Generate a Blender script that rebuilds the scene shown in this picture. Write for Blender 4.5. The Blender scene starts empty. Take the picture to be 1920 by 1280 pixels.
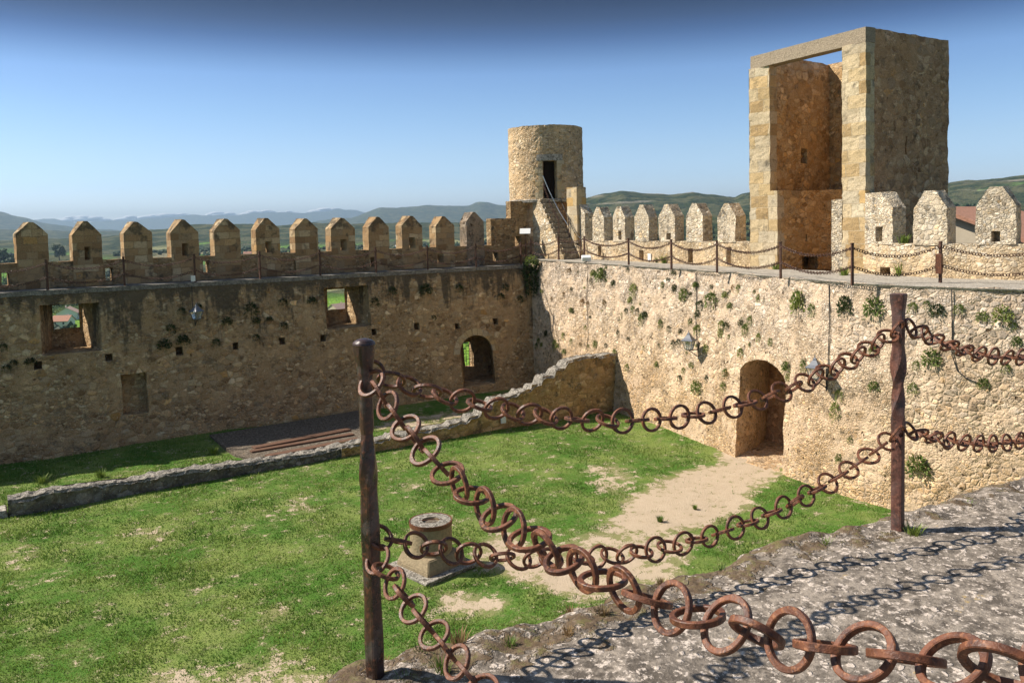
import bpy, bmesh, math, random
import numpy as np
from mathutils import Vector, Matrix, noise

R = math.radians
random.seed(7)
rng = np.random.default_rng(7)
scene = bpy.context.scene
COL = scene.collection

# ------------------------------------------------------------------ camera, sky, sun, exposure
F_PX, CY, PITCH, ROLL, YAW = 1556.34, 514.85, R(3.393), R(1.361), R(31.968)
_f = Vector((math.sin(YAW) * math.cos(PITCH), math.cos(YAW) * math.cos(PITCH), -math.sin(PITCH)))
_r = Vector((math.cos(YAW), -math.sin(YAW), 0))
_u = _r.cross(_f)
CR = math.cos(ROLL) * _r - math.sin(ROLL) * _u
CU = math.cos(ROLL) * _u + math.sin(ROLL) * _r
CF = _f
cam_d = bpy.data.cameras.new('camera')
cam = bpy.data.objects.new('camera', cam_d)
COL.objects.link(cam)
cam.matrix_world = Matrix(((CR.x, CU.x, -CF.x, 0), (CR.y, CU.y, -CF.y, 0), (CR.z, CU.z, -CF.z, 0), (0, 0, 0, 1)))
cam_d.sensor_width = 36
cam_d.lens = F_PX / 1920 * 36
cam_d.shift_y = (CY - 640) / 1920
cam_d.clip_start = 0.05
cam_d.clip_end = 120000
scene.camera = cam

SUN_EL, SUN_AZ = R(43.5), R(-51)          # azimuth measured from +Y towards +X
world = bpy.data.worlds.new('World')
scene.world = world
world.use_nodes = True
wn = world.node_tree
wn.nodes.clear()
w_out = wn.nodes.new('ShaderNodeOutputWorld')
w_bg = wn.nodes.new('ShaderNodeBackground')
w_sky = wn.nodes.new('ShaderNodeTexSky')
w_sky.sky_type = 'NISHITA'
w_sky.sun_disc = False
w_sky.sun_elevation = SUN_EL
w_sky.sun_rotation = SUN_AZ
w_sky.altitude = 900
w_sky.air_density = 1.0
w_sky.dust_density = 0.6
w_sky.ozone_density = 2.2
w_bg.inputs['Strength'].default_value = 0.13
# the sky is a deeper blue band above the pale horizon (ramp over the elevation of the sky itself)
w_tc = wn.nodes.new('ShaderNodeTexCoord')
w_sep = wn.nodes.new('ShaderNodeSeparateXYZ')
wn.links.new(w_tc.outputs['Generated'], w_sep.inputs[0])
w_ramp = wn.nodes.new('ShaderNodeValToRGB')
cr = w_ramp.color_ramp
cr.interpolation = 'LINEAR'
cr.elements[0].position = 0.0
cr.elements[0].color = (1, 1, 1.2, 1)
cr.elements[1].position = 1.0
cr.elements[1].color = (.95, .84, .70, 1)  # warm tint of the unseen upper sky, added to take blue out of shadows
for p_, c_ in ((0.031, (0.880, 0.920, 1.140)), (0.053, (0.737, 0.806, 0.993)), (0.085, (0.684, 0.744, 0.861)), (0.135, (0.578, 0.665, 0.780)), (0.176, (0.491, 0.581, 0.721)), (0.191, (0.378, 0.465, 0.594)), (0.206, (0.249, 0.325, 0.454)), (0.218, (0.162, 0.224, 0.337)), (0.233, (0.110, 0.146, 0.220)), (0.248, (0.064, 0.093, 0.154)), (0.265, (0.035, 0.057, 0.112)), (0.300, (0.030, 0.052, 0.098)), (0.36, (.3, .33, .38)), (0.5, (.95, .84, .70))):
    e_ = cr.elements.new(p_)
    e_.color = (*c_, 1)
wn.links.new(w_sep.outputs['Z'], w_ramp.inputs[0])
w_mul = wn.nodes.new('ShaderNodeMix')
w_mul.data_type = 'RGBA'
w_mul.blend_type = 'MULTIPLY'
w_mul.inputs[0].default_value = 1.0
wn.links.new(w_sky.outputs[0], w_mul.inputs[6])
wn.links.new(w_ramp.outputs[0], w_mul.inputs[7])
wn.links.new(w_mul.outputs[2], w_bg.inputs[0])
wn.links.new(w_bg.outputs[0], w_out.inputs[0])

sun_d = bpy.data.lights.new('sun', 'SUN')
sun_d.energy = 5.0
sun_d.angle = R(0.53)
sun_d.color = (1.0, 0.93, 0.82)
sun = bpy.data.objects.new('sun', sun_d)
COL.objects.link(sun)
SUN_V = Vector((math.sin(SUN_AZ) * math.cos(SUN_EL), math.cos(SUN_AZ) * math.cos(SUN_EL), math.sin(SUN_EL)))
sun.rotation_euler = (-SUN_V).to_track_quat('-Z', 'Y').to_euler()
sun.location = SUN_V * 50

vs = scene.view_settings
vs.view_transform = 'Standard'
vs.look = 'None'
vs.exposure = 0.65
vs.gamma = 1.0
vs.use_curve_mapping = False
scene.cycles.max_bounces = 6
scene.cycles.diffuse_bounces = 3
scene.cycles.volume_bounces = 0
scene.cycles.transparent_max_bounces = 8
scene.cycles.use_denoising = True

# ------------------------------------------------------------------ survey: photograph pixel (1920 x 1280) -> point of the place
def ray(x, y):
    return CF + CR * ((x - 960) / F_PX) - CU * ((y - CY) / F_PX)
def on_z(x, y, z):
    d = ray(x, y); return d * (z / d.z)
def on_y(x, y, Y):
    d = ray(x, y); return d * (Y / d.y)
def on_x(x, y, X):
    d = ray(x, y); return d * (X / d.x)
def at_r(x, y, r):
    d = ray(x, y); return d * (r / math.hypot(d.x, d.y))

ZG, ZT = -7.6, -1.455        # courtyard ground, terrace under the near chains (eye level is 0)
ZL, ZR = -1.9, -1.77         # the two wall walks

# ------------------------------------------------------------------ tagging and mesh helpers
def tag(o, label=None, cat=None, group=None, kind=None):
    if label: o['label'] = label
    if cat: o['category'] = cat
    if group: o['group'] = group
    if kind: o['kind'] = kind
    return o
def thing(name, label, cat, loc=(0, 0, 0), group=None):
    o = bpy.data.objects.new(name, None)
    o.empty_display_size = 0.3
    COL.objects.link(o)
    o.location = loc; WLOC[o.name] = Vector(loc)
    tag(o, label, cat, group)
    return o
WLOC = {}                     # world position of every object's origin
def add_obj(name, me, mat=None, parent=None, smooth=False):
    o = bpy.data.objects.new(name, me)
    COL.objects.link(o)
    if mat is not None:
        me.materials.append(mat)
    if smooth:
        me.polygons.foreach_set('use_smooth', [True] * len(me.polygons))
    WLOC[o.name] = Vector((0, 0, 0))
    if parent is not None:
        o.parent = parent
        o.matrix_parent_inverse = Matrix.Translation(-WLOC[parent.name])
    return o
class MB:
    """collects vertices and faces (world coordinates) of ONE mesh"""
    def __init__(s): s.v = []; s.f = []
    def add(s, vs_, fs_):
        n = len(s.v); s.v.extend([tuple(p) for p in vs_]); s.f.extend([tuple(i + n for i in q) for q in fs_]); return s
    def mesh(s, name):
        me = bpy.data.meshes.new(name); me.from_pydata(s.v, [], s.f); me.update(); return me
    def build(s, name, mat, parent=None, smooth=False, origin=None, local=False):
        if origin is not None and not local:
            s.v = [(p[0] - origin[0], p[1] - origin[1], p[2] - origin[2]) for p in s.v]
        o = add_obj(name, s.mesh(name), mat, parent, smooth)
        if origin is not None:
            o.location = origin; WLOC[o.name] = Vector(origin)
        return o
    def box(s, c, size, rz=0.0, bev=0.0, jit=0.0):
        bm = bmesh.new()
        bmesh.ops.create_cube(bm, size=1)
        for v in bm.verts: v.co = Vector((v.co.x * size[0], v.co.y * size[1], v.co.z * size[2]))
        if bev > 0: bmesh.ops.bevel(bm, geom=bm.edges[:], offset=bev, segments=1, affect='EDGES', profile=.5)
        rot = Matrix.Rotation(rz, 3, 'Z')
        for v in bm.verts:
            v.co = rot @ v.co + Vector(c)
            if jit: v.co += Vector((random.uniform(-jit, jit), random.uniform(-jit, jit), random.uniform(-jit, jit)))
        bm.verts.index_update()
        s.add([v.co[:] for v in bm.verts], [[v.index for v in f.verts] for f in bm.faces]); bm.free(); return s
    def tube(s, pts, rad, n=8, cap=True):
        pts = [Vector(p) for p in pts]
        rads = rad if isinstance(rad, (list, tuple)) else [rad] * len(pts)
        vs_, fs_ = [], []
        up = Vector((0, 0, 1))
        for i, p in enumerate(pts):
            t = (pts[min(i + 1, len(pts) - 1)] - pts[max(i - 1, 0)]).normalized()
            a = t.cross(up) if abs(t.z) < .95 else t.cross(Vector((0, 1, 0)))
            a.normalize(); b = t.cross(a)
            for k in range(n):
                q = 2 * math.pi * k / n
                vs_.append(p + (a * math.cos(q) + b * math.sin(q)) * rads[i])
        for i in range(len(pts) - 1):
            for k in range(n):
                fs_.append((i * n + k, i * n + (k + 1) % n, (i + 1) * n + (k + 1) % n, (i + 1) * n + k))
        if cap:
            fs_.append(tuple(range(n))); fs_.append(tuple((len(pts) - 1) * n + k for k in reversed(range(n))))
        return s.add(vs_, fs_)
    def lathe(s, c, prof, n=24, a0=0.0, close=True):
        vs_ = [(c[0] + r_ * math.cos(a0 + 2 * math.pi * k / n), c[1] + r_ * math.sin(a0 + 2 * math.pi * k / n), c[2] + z_) for r_, z_ in prof for k in range(n)]
        fs_ = [(i * n + k, i * n + (k + 1) % n, (i + 1) * n + (k + 1) % n, (i + 1) * n + k) for i in range(len(prof) - 1) for k in range(n)]
        if close:
            fs_.append(tuple(reversed(range(n)))); fs_.append(tuple((len(prof) - 1) * n + k for k in range(n)))
        return s.add(vs_, fs_)

def nz(p, sc=1.0, oct_=3):
    return noise.fractal(Vector(p) * sc, 1.0, 2.0, oct_)

def pip(poly, x, y):
    ins = np.zeros(np.shape(x), bool)
    n = len(poly)
    for i in range(n):
        x1, y1 = poly[i]; x2, y2 = poly[(i + 1) % n]
        if y1 == y2: continue
        c = ((y1 > y) != (y2 > y)) & (x < (x2 - x1) * (y - y1) / (y2 - y1) + x1)
        ins ^= c
    return ins

def sheet(outline, holes, cell):
    """fine grid over a polygon with holes; returns 2-D verts, quads, loops [(polygon index, [vertex...])]; index 0 = outline"""
    polys = [outline] + list(holes)
    def lines(k):
        pts = set()
        for pl in polys:
            for i in range(len(pl)):
                a, b = pl[i], pl[(i + 1) % len(pl)]
                if abs(a[k] - b[k]) < 1e-6: pts.add(round(a[k], 4))
        vals = [p[k] for p in outline]
        pts.add(round(min(vals), 4)); pts.add(round(max(vals), 4))
        pts = sorted(pts)
        m = [pts[0]]
        for p in pts[1:]:
            if p - m[-1] > cell * .3: m.append(p)
        m[-1] = pts[-1]
        out = []
        for a, b in zip(m[:-1], m[1:]):
            n = max(1, int(math.ceil((b - a) / cell - 1e-6)))
            out += [a + (b - a) * i / n for i in range(n)]
        return np.array(out + [m[-1]])
    U, W = lines(0), lines(1)
    cu, cw = (U[:-1] + U[1:]) / 2, (W[:-1] + W[1:]) / 2
    gx, gy = np.meshgrid(cu, cw, indexing='ij')
    keep = pip(outline, gx, gy)
    for h in holes: keep &= ~pip(h, gx, gy)
    nw = len(W)
    ii, jj = np.nonzero(keep)
    quads = np.stack([ii * nw + jj, (ii + 1) * nw + jj, (ii + 1) * nw + jj + 1, ii * nw + jj + 1], 1)
    used, inv = np.unique(quads, return_inverse=True)
    quads = inv.reshape(quads.shape)
    P = np.stack([U[used // nw], W[used % nw]], 1)
    edges = {}
    for q in quads:
        for k in range(4):
            a, b = int(q[k]), int(q[(k + 1) % 4])
            if (b, a) in edges: del edges[(b, a)]
            else: edges[(a, b)] = 1
    nxt = {}
    for a, b in edges: nxt.setdefault(a, []).append(b)
    segs = []
    for pi, pl in enumerate(polys):
        for i in range(len(pl)): segs.append((pi, np.array(pl[i], float), np.array(pl[(i + 1) % len(pl)], float)))
    A = np.array([s_[1] for s_ in segs]); D = np.array([s_[2] - s_[1] for s_ in segs]); PI = np.array([s_[0] for s_ in segs])
    L2 = (D ** 2).sum(1) + 1e-12
    bv = sorted(nxt)
    own = {}
    Q = P.copy()
    for v in bv:
        t = np.clip(((P[v] - A) * D).sum(1) / L2, 0, 1)
        near = A + D * t[:, None]
        k = ((near - P[v]) ** 2).sum(1).argmin()
        Q[v] = near[k]; own[v] = int(PI[k])
    bva = np.array(bv)
    for pl in polys:                                  # keep the corners sharp
        for c in pl:
            d = ((P[bva] - np.array(c)) ** 2).sum(1)
            k = d.argmin()
            if d[k] < (cell * .9) ** 2: Q[bva[k]] = c
    loops = []
    while nxt:
        s0 = next(iter(nxt)); lp = [s0]; cur = nxt[s0].pop()
        if not nxt[s0]: del nxt[s0]
        while cur != s0 and cur in nxt:
            lp.append(cur); n_ = nxt[cur].pop()
            if not nxt[cur]: del nxt[cur]
            cur = n_
        ow = [own[v] for v in lp]
        loops.append((max(set(ow), key=ow.count), lp))
    return Q, quads, loops

def rect(u0, u1, w0, w1): return [(u0, w0), (u1, w0), (u1, w1), (u0, w1)]
def arch(u0, u1, w0, ws, rise, n=12):
    c, h = (u0 + u1) / 2, (u1 - u0) / 2
    return [(u0, w0), (u1, w0)] + [(c + h * math.cos(math.pi * k / n), ws + rise * math.sin(math.pi * k / n)) for k in range(n + 1)]

def slab(mb, outline, holes, T, fmap, cell=.12, jit=.012, jsc=2.2, back=True, rim=True, seed=0.0):
    """a thick wall sheet. fmap(u, w, d) -> world point, d = depth behind the face.
    holes: list of dicts poly=, depth=, inner=(su, sw, du, dw) scale and shift of the far end, hole=polygon or None (blind), through=True"""
    Q, quads, loops = sheet(outline, [h['poly'] for h in holes], cell)
    def J(p):
        p = Vector(p)
        if jit <= 0: return p
        q = p * jsc + Vector((seed, 3.1, 7.7))
        return p + Vector((noise.noise(q), noise.noise(q + Vector((31, 0, 0))), noise.noise(q + Vector((0, 47, 0))))) * jit \
                 + Vector((noise.noise(q * 3.7), noise.noise(q * 3.7 + Vector((31, 0, 0))), noise.noise(q * 3.7 + Vector((0, 47, 0))))) * jit * .5
    mb.add([J(fmap(u, w, 0)) for u, w in Q], [tuple(int(i) for i in q) for q in quads])
    def loft(lp, rings):
        n = len(lp); vs_ = []
        for rg in rings: vs_ += rg
        fs_ = [(i * n + k, (i + 1) * n + k, (i + 1) * n + (k + 1) % n, i * n + (k + 1) % n) for i in range(len(rings) - 1) for k in range(n)]
        mb.add(vs_, fs_)
    bholes = []
    for h in holes:
        if h.get('through') or h.get('hole'): bholes.append(h)
    for pi, lp in loops:
        if pi == 0:
            if rim:
                ns = max(1, int(T / max(cell, .15)))
                loft(lp, [[J(fmap(*Q[v], T * k / ns)) for v in lp] for k in range(ns + 1)])
            continue
        h = holes[pi - 1]
        d = T if h.get('through') else h['depth']
        pl = np.array(h['poly']); c = (pl.min(0) + pl.max(0)) / 2
        su, sw, du, dw = h.get('inner', (1, 1, 0, 0))
        ns = max(1, int(d / .2))
        def far(v, k):
            t = k / ns; u, w = Q[v]
            uu = c[0] + (u - c[0]) * (1 + (su - 1) * t) + du * t
            ww = c[1] + (w - c[1]) * (1 + (sw - 1) * t) + dw * t
            return J(fmap(uu, ww, d * t))
        loft(lp, [[far(v, k) for v in lp] for k in range(ns + 1)])
        h['far'] = [(c[0] + (p[0] - c[0]) * su + du, c[1] + (p[1] - c[1]) * sw + dw) for p in h['poly']]
        if not h.get('through'):
            fp = h['far']; hs = [dict(poly=h['hole'], through=True)] if h.get('hole') else []
            fa = np.array(fp); fc = fa.mean(0)
            big = [tuple(fc + (np.array(p) - fc) * 1.06) for p in fp]
            slab(mb, big, hs, max(.12, T - d), lambda u, w, dd, d=d: fmap(u, w, d - .01 + dd), cell=max(cell, .12), jit=jit, jsc=jsc, back=False, rim=False, seed=seed)
    if back:
        Qb, qb, lb = sheet(outline, [h['far'] if h.get('through') else h['hole'] for h in bholes], max(cell * 3, .35))
        mb.add([fmap(u, w, T) for u, w in Qb], [tuple(int(i) for i in reversed(q)) for q in qb])
    return mb

# ------------------------------------------------------------------ materials
class NT:
    def __init__(s, name, disp=None):
        s.m = bpy.data.materials.new(name); s.m.use_nodes = True
        s.t = s.m.node_tree; s.t.nodes.clear()
        s.out = s.t.nodes.new('ShaderNodeOutputMaterial')
        s.b = s.t.nodes.new('ShaderNodeBsdfPrincipled')
        s.t.links.new(s.b.outputs[0], s.out.inputs[0])
        s.pos = s.n('NewGeometry').outputs['Position']
    def n(s, typ, props=None, **inp):
        nd = s.t.nodes.new('ShaderNode' + typ)
        for k, v in (props or {}).items(): setattr(nd, k, v)
        for k, v in inp.items():
            key = int(k[1:]) if k[0] == 'i' and k[1:].isdigit() else k.replace('_', ' ')
            s.set(nd.inputs[key], v)
        return nd
    def set(s, sock, v):
        if isinstance(v, bpy.types.NodeSocket): s.t.links.new(v, sock)
        else:
            if sock.type == 'RGBA' and len(v) == 3: v = (*v, 1)
            sock.default_value = v
    def math(s, op, a, b=0.0, c=None, clamp=False):
        nd = s.n('Math', dict(operation=op, use_clamp=clamp), i0=a, i1=b)
        if c is not None: s.set(nd.inputs[2], c)
        return nd.outputs[0]
    def vec(s, op, a, b=(0, 0, 0)):
        return s.n('VectorMath', dict(operation=op), i0=a, i1=b).outputs[0]
    def noise(s, scale, detail=3, rough=.55, vec=None, col=False):
        nd = s.n('TexNoise', Vector=vec if vec is not None else s.pos, Scale=scale, Detail=detail, Roughness=rough)
        return nd.outputs['Color' if col else 'Fac']
    def step(s, x, lo, hi, a=0.0, b=1.0):
        return s.n('MapRange', dict(interpolation_type='SMOOTHSTEP'), Value=x, From_Min=lo, From_Max=hi, To_Min=a, To_Max=b).outputs[0]
    def lin(s, x, lo, hi, a=0.0, b=1.0):
        return s.n('MapRange', {}, Value=x, From_Min=lo, From_Max=hi, To_Min=a, To_Max=b).outputs[0]
    def mix(s, f, a, b, mode='MIX'):
        nd = s.n('Mix', dict(data_type='RGBA', blend_type=mode))
        s.set(nd.inputs[0], f); s.set(nd.inputs[6], a); s.set(nd.inputs[7], b)
        return nd.outputs[2]
    def ramp(s, x, stops, interp='LINEAR'):
        nd = s.n('ValToRGB', i0=x); c = nd.color_ramp; c.interpolation = interp
        while len(c.elements) < len(stops): c.elements.new(.5)
        for e, (p, k) in zip(c.elements, stops): e.position = p; e.color = (*k, 1)
        return nd.outputs[0]
    def bump(s, h, dist=.03, strength=1.0):
        s.set(s.b.inputs['Normal'], s.n('Bump', Height=h, Distance=dist, Strength=strength).outputs[0])
    def fin(s, col, rough=.9, spec=.2):
        s.set(s.b.inputs['Base Color'], col); s.set(s.b.inputs['Roughness'], rough)
        s.b.inputs['Specular IOR Level'].default_value = spec
        return s.m

TAN = [(0, (.20, .145, .085)), (.22, (.42, .30, .165)), (.42, (.50, .385, .235)), (.60, (.40, .33, .25)), (.76, (.58, .47, .32)), (.88, (.30, .25, .19)), (1, (.52, .30, .10))]
def stone(name, palette=TAN, mortar=(.42, .33, .22), scale=3.4, zst=1.5, grey=None, streak=None, bumpd=.05, lichen=.25, ochre=None, hole=.5, jw=.22, mblend=.7, tint=(1, 1, 1), pale=.25, pits=0.0, plaster=.55):
    """rubble masonry: stones bedded in mortar. grey=(z0, z1) stone turns grey-white above; streak=(z_top, length) dark run-off; ochre=(z0, z1) warmer below"""
    t = NT(name)
    warp = t.vec('MULTIPLY', t.vec('SUBTRACT', t.noise(1.6, 2, col=True), (.5, .5, .5)), (jw, jw, jw * .6))
    warp2 = t.vec('MULTIPLY', t.vec('SUBTRACT', t.noise(12, 3, .6, col=True), (.5, .5, .5)), (.07, .07, .07))
    p = t.vec('MULTIPLY', t.vec('ADD', t.vec('ADD', t.pos, warp), warp2), (1, 1, zst))
    # two sizes of stone, in patches
    sel = t.step(t.noise(.9, 3), .47, .53)
    va, vb = t.n('TexVoronoi', dict(feature='F1'), Vector=p, Scale=scale, Randomness=.85), t.n('TexVoronoi', dict(feature='F1'), Vector=p, Scale=scale * 1.9, Randomness=.9)
    ea, eb = t.n('TexVoronoi', dict(feature='DISTANCE_TO_EDGE'), Vector=p, Scale=scale, Randomness=.85), t.n('TexVoronoi', dict(feature='DISTANCE_TO_EDGE'), Vector=p, Scale=scale * 1.9, Randomness=.9)
    rnd = t.n('SeparateColor', i0=t.mix(sel, va.outputs['Color'], vb.outputs['Color']))
    ed = t.n('Mix', dict(data_type='FLOAT'), i0=sel, i2=ea.outputs['Distance'], i3=eb.outputs['Distance']).outputs[0]
    fine = t.noise(30, 5, .7)
    mid = t.noise(7, 4, .6)
    big = t.noise(.7, 3, .6)
    edge = t.math('ADD', ed, t.math('MULTIPLY', t.math('SUBTRACT', mid, .5), .22))
    m = t.step(edge, .015, .13)
    c = t.ramp(rnd.outputs[0], palette)
    zz = t.n('SeparateXYZ', i0=t.pos).outputs[2]
    if grey:
        g = t.step(t.math('ADD', zz, t.math('MULTIPLY', t.math('SUBTRACT', big, .5), 5.5)), *grey)
        c = t.mix(t.math('MULTIPLY', g, .8), c, t.ramp(rnd.outputs[2], [(0, (.25, .235, .215)), (.35, (.44, .40, .345)), (.7, (.58, .54, .475)), (1, (.36, .345, .325))]))
    if ochre:
        g = t.step(t.math('ADD', zz, t.math('MULTIPLY', t.math('SUBTRACT', big, .5), 3.6)), ochre[1], ochre[0])
        c = t.mix(t.math('MULTIPLY', g, .75), c, t.ramp(rnd.outputs[2], [(0, (.47, .31, .145)), (.5, (.58, .42, .23)), (1, (.36, .235, .11))]))
    # each stone has its own value; some are pale, a few dark
    c = t.mix(1.0, c, t.ramp(rnd.outputs[1], [(0, (.62, .60, .58)), (.3, (.95, .95, .95)), (.8, (1.1, 1.1, 1.1)), (.93, (1.35, 1.35, 1.36)), (1, (1.5, 1.5, 1.52))]), 'MULTIPLY')
    mo = t.mix(t.noise(3.5, 3), tuple(v * .72 for v in mortar), tuple(v * 1.18 for v in mortar))
    c = t.mix(t.math('MULTIPLY', t.math('SUBTRACT', 1.0, m), mblend), c, mo)
    plas = t.step(t.math('ADD', t.noise(1.15, 4, .6), t.math('MULTIPLY', t.math('SUBTRACT', mid, .5), .35)), .50, .60, 0, plaster)
    c = t.mix(plas, c, t.mix(t.noise(5, 4, .65), tuple(v * .85 for v in mortar), tuple(v * 1.25 for v in mortar)))
    c = t.mix(1.0, c, t.ramp(fine, [(.28, (.48, .46, .44)), (.48, (1, 1, 1)), (.72, (1.32, 1.30, 1.27))]), 'MULTIPLY')
    c = t.mix(1.0, c, t.ramp(big, [(.25, (.78, .77, .76)), (.5, (1, 1, 1)), (.75, (1.14, 1.13, 1.12))]), 'MULTIPLY')
    li = t.noise(13, 5, .72)
    c = t.mix(t.step(li, .585, .66, 0, pale * 2), c, (.66, .62, .55))
    da = t.noise(2.6, 5, .7)
    c = t.mix(t.step(da, .55, .66, 0, lichen * 1.7), c, t.mix(fine, (.05, .045, .038), (.17, .155, .13)))
    if streak:
        sv = t.noise(1.0, 4, .65, vec=t.vec('MULTIPLY', t.pos, (2.1, 2.1, .15)))
        run = t.math('ADD', t.lin(zz, streak[0] - streak[1], streak[0], -.22, .06), t.step(zz, streak[0] - .6, streak[0] - .05, 0, .14))
        sf = t.step(t.math('ADD', t.math('ADD', sv, run), t.math('MULTIPLY', t.math('SUBTRACT', mid, .5), .30)), .45, .60)
        c = t.mix(t.math('MULTIPLY', sf, .86), c, t.mix(fine, (.022, .02, .017), (.15, .135, .11)))
    pit = t.math('MAXIMUM', t.step(t.noise(6, 3, .6), .335 + pits, .26 + pits, 0, hole), t.step(t.noise(17, 3, .65), .33 + pits, .26 + pits, 0, hole * .9))
    c = t.mix(pit, c, (.085, .06, .035))
    c = t.mix(1.0, c, tint, 'MULTIPLY')
    h = t.math('ADD', t.math('MULTIPLY', t.math('MULTIPLY', t.step(ed, 0.0, .22), t.math('SUBTRACT', 1.0, plas)), .45), t.math('MULTIPLY', fine, .34))
    h = t.math('ADD', h, t.math('MULTIPLY', mid, .40))
    h = t.math('SUBTRACT', t.math('ADD', h, t.math('MULTIPLY', rnd.outputs[1], .35)), t.math('MULTIPLY', pit, 1.1))
    t.bump(h, bumpd)
    return t.fin(c, .95, .1)

def ashlar(name, bw=.55, bh=.30, palette=TAN, mortar=(.40, .32, .22), streak=None, rough_edge=.025, dark=1.0, lichen=.3, topz=None, tint=(1, 1, 1)):
    """coursed squared blocks laid along x + y"""
    t = NT(name)
    sep = t.n('SeparateXYZ', i0=t.pos)
    nj = t.vec('MULTIPLY', t.vec('SUBTRACT', t.noise(6, 3, col=True), (.5, .5, .5)), (rough_edge * 2,) * 3)
    uv = t.n('CombineXYZ', i0=t.math('ADD', sep.outputs[0], sep.outputs[1]), i1=sep.outputs[2]).outputs[0]
    uv = t.vec('ADD', uv, nj)
    br = t.n('TexBrick', dict(offset=.43, squash=.7, squash_frequency=3), Vector=uv, Color1=(0, 0, 0), Color2=(1, 1, 1), Mortar=(.5, .5, .5), Scale=1.0, Mortar_Size=.012, Mortar_Smooth=.35, Bias=0.0, Brick_Width=bw, Row_Height=bh)
    rnd = t.n('SeparateColor', i0=br.outputs[0]).outputs[0]
    fine = t.noise(24, 4, .65); mid = t.noise(5, 4, .6)
    c = t.ramp(rnd, palette)
    c = t.mix(t.math('MULTIPLY', br.outputs['Fac'], .7), c, mortar)
    c = t.mix(1.0, c, t.ramp(fine, [(.25, (.6, .58, .55)), (.5, (1, 1, 1)), (.75, (1.2, 1.18, 1.14))]), 'MULTIPLY')
    c = t.mix(t.step(mid, .5, .7, 0, .35), c, (.30, .21, .11))
    da = t.noise(2.2, 5, .68)
    zz = sep.outputs[2]
    if topz is not None:      # lichen settles on the weathered tops
        da = t.math('ADD', da, t.lin(zz, topz - .7, topz, 0, .14))
    c = t.mix(t.step(da, .54, .68, 0, lichen * 2), c, (.10, .09, .075))
    c = t.mix(t.step(t.noise(12, 5, .7), .60, .68, 0, lichen), c, (.60, .56, .48))
    c = t.mix(1.0, c, tint, 'MULTIPLY')
    h = t.math('ADD', t.math('MULTIPLY', t.math('SUBTRACT', 1.0, br.outputs['Fac']), .4), t.math('ADD', t.math('MULTIPLY', fine, .3), t.math('MULTIPLY', mid, .5)))
    t.bump(t.math('ADD', h, t.math('MULTIPLY', rnd, .2)), .035)
    return t.fin(c, .93, .12)

PALE = [(0, (.33, .27, .19)), (.2, (.52, .42, .29)), (.45, (.62, .52, .375)), (.62, (.50, .44, .355)), (.8, (.68, .60, .46)), (.93, (.56, .40, .22)), (1, (.40, .36, .31))]
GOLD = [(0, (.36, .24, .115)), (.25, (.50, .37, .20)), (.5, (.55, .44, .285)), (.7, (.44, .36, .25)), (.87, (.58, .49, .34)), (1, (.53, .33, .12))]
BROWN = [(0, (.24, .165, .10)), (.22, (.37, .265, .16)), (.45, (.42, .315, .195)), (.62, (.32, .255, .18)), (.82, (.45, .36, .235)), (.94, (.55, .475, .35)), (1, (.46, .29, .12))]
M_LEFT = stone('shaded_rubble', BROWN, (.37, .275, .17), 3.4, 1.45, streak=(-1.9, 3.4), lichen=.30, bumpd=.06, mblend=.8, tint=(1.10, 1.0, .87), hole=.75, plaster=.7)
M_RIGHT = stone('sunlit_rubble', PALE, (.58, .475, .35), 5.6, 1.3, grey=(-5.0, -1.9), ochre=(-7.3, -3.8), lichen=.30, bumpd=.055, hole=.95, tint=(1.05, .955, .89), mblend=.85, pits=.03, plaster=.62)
M_TURRET = stone('turret_rubble', PALE, (.55, .42, .27), 4.6, 1.5, grey=(4.6, 6.6), lichen=.24, bumpd=.05, hole=.8, tint=(1.06, .95, .83), mblend=.85)
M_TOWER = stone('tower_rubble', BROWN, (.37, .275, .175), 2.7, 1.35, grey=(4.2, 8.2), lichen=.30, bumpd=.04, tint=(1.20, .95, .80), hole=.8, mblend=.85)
M_TOWIN = stone('tower_inner_rubble', GOLD, (.42, .30, .165), 2.5, 1.4, grey=(3.4, 7.4), lichen=.34, bumpd=.05, tint=(1.04, .90, .72), hole=.7)
M_QUOIN = ashlar('golden_quoins', .7, .42, GOLD, (.50, .40, .26), lichen=.3, rough_edge=.04)
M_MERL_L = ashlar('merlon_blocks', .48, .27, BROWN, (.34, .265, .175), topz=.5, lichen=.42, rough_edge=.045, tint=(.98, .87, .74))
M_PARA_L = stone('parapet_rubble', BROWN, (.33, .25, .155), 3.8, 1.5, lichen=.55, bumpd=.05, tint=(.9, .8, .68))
M_MERL_R = stone('sunlit_merlon_rubble', PALE, (.54, .45, .33), 5.6, 1.3, lichen=.42, bumpd=.05, hole=.8, mblend=.9, pale=.35)
M_PARA_R = stone('golden_parapet_rubble', PALE, (.58, .43, .26), 5.4, 1.3, ochre=(-2.2, -.4), lichen=.28, bumpd=.055, hole=.8, mblend=.9)
M_DWARF = stone('ruined_rubble', BROWN, (.36, .26, .14), 3.0, 1.35, ochre=(-7.3, -5.4), lichen=.45, bumpd=.05, tint=(.95, .86, .74))
M_KERB = stone('low_wall_rubble', [(0, (.09, .08, .068)), (.5, (.19, .17, .14)), (1, (.30, .275, .24))], (.17, .145, .115), 3.0, 1.2, lichen=.55, bumpd=.05)

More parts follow.
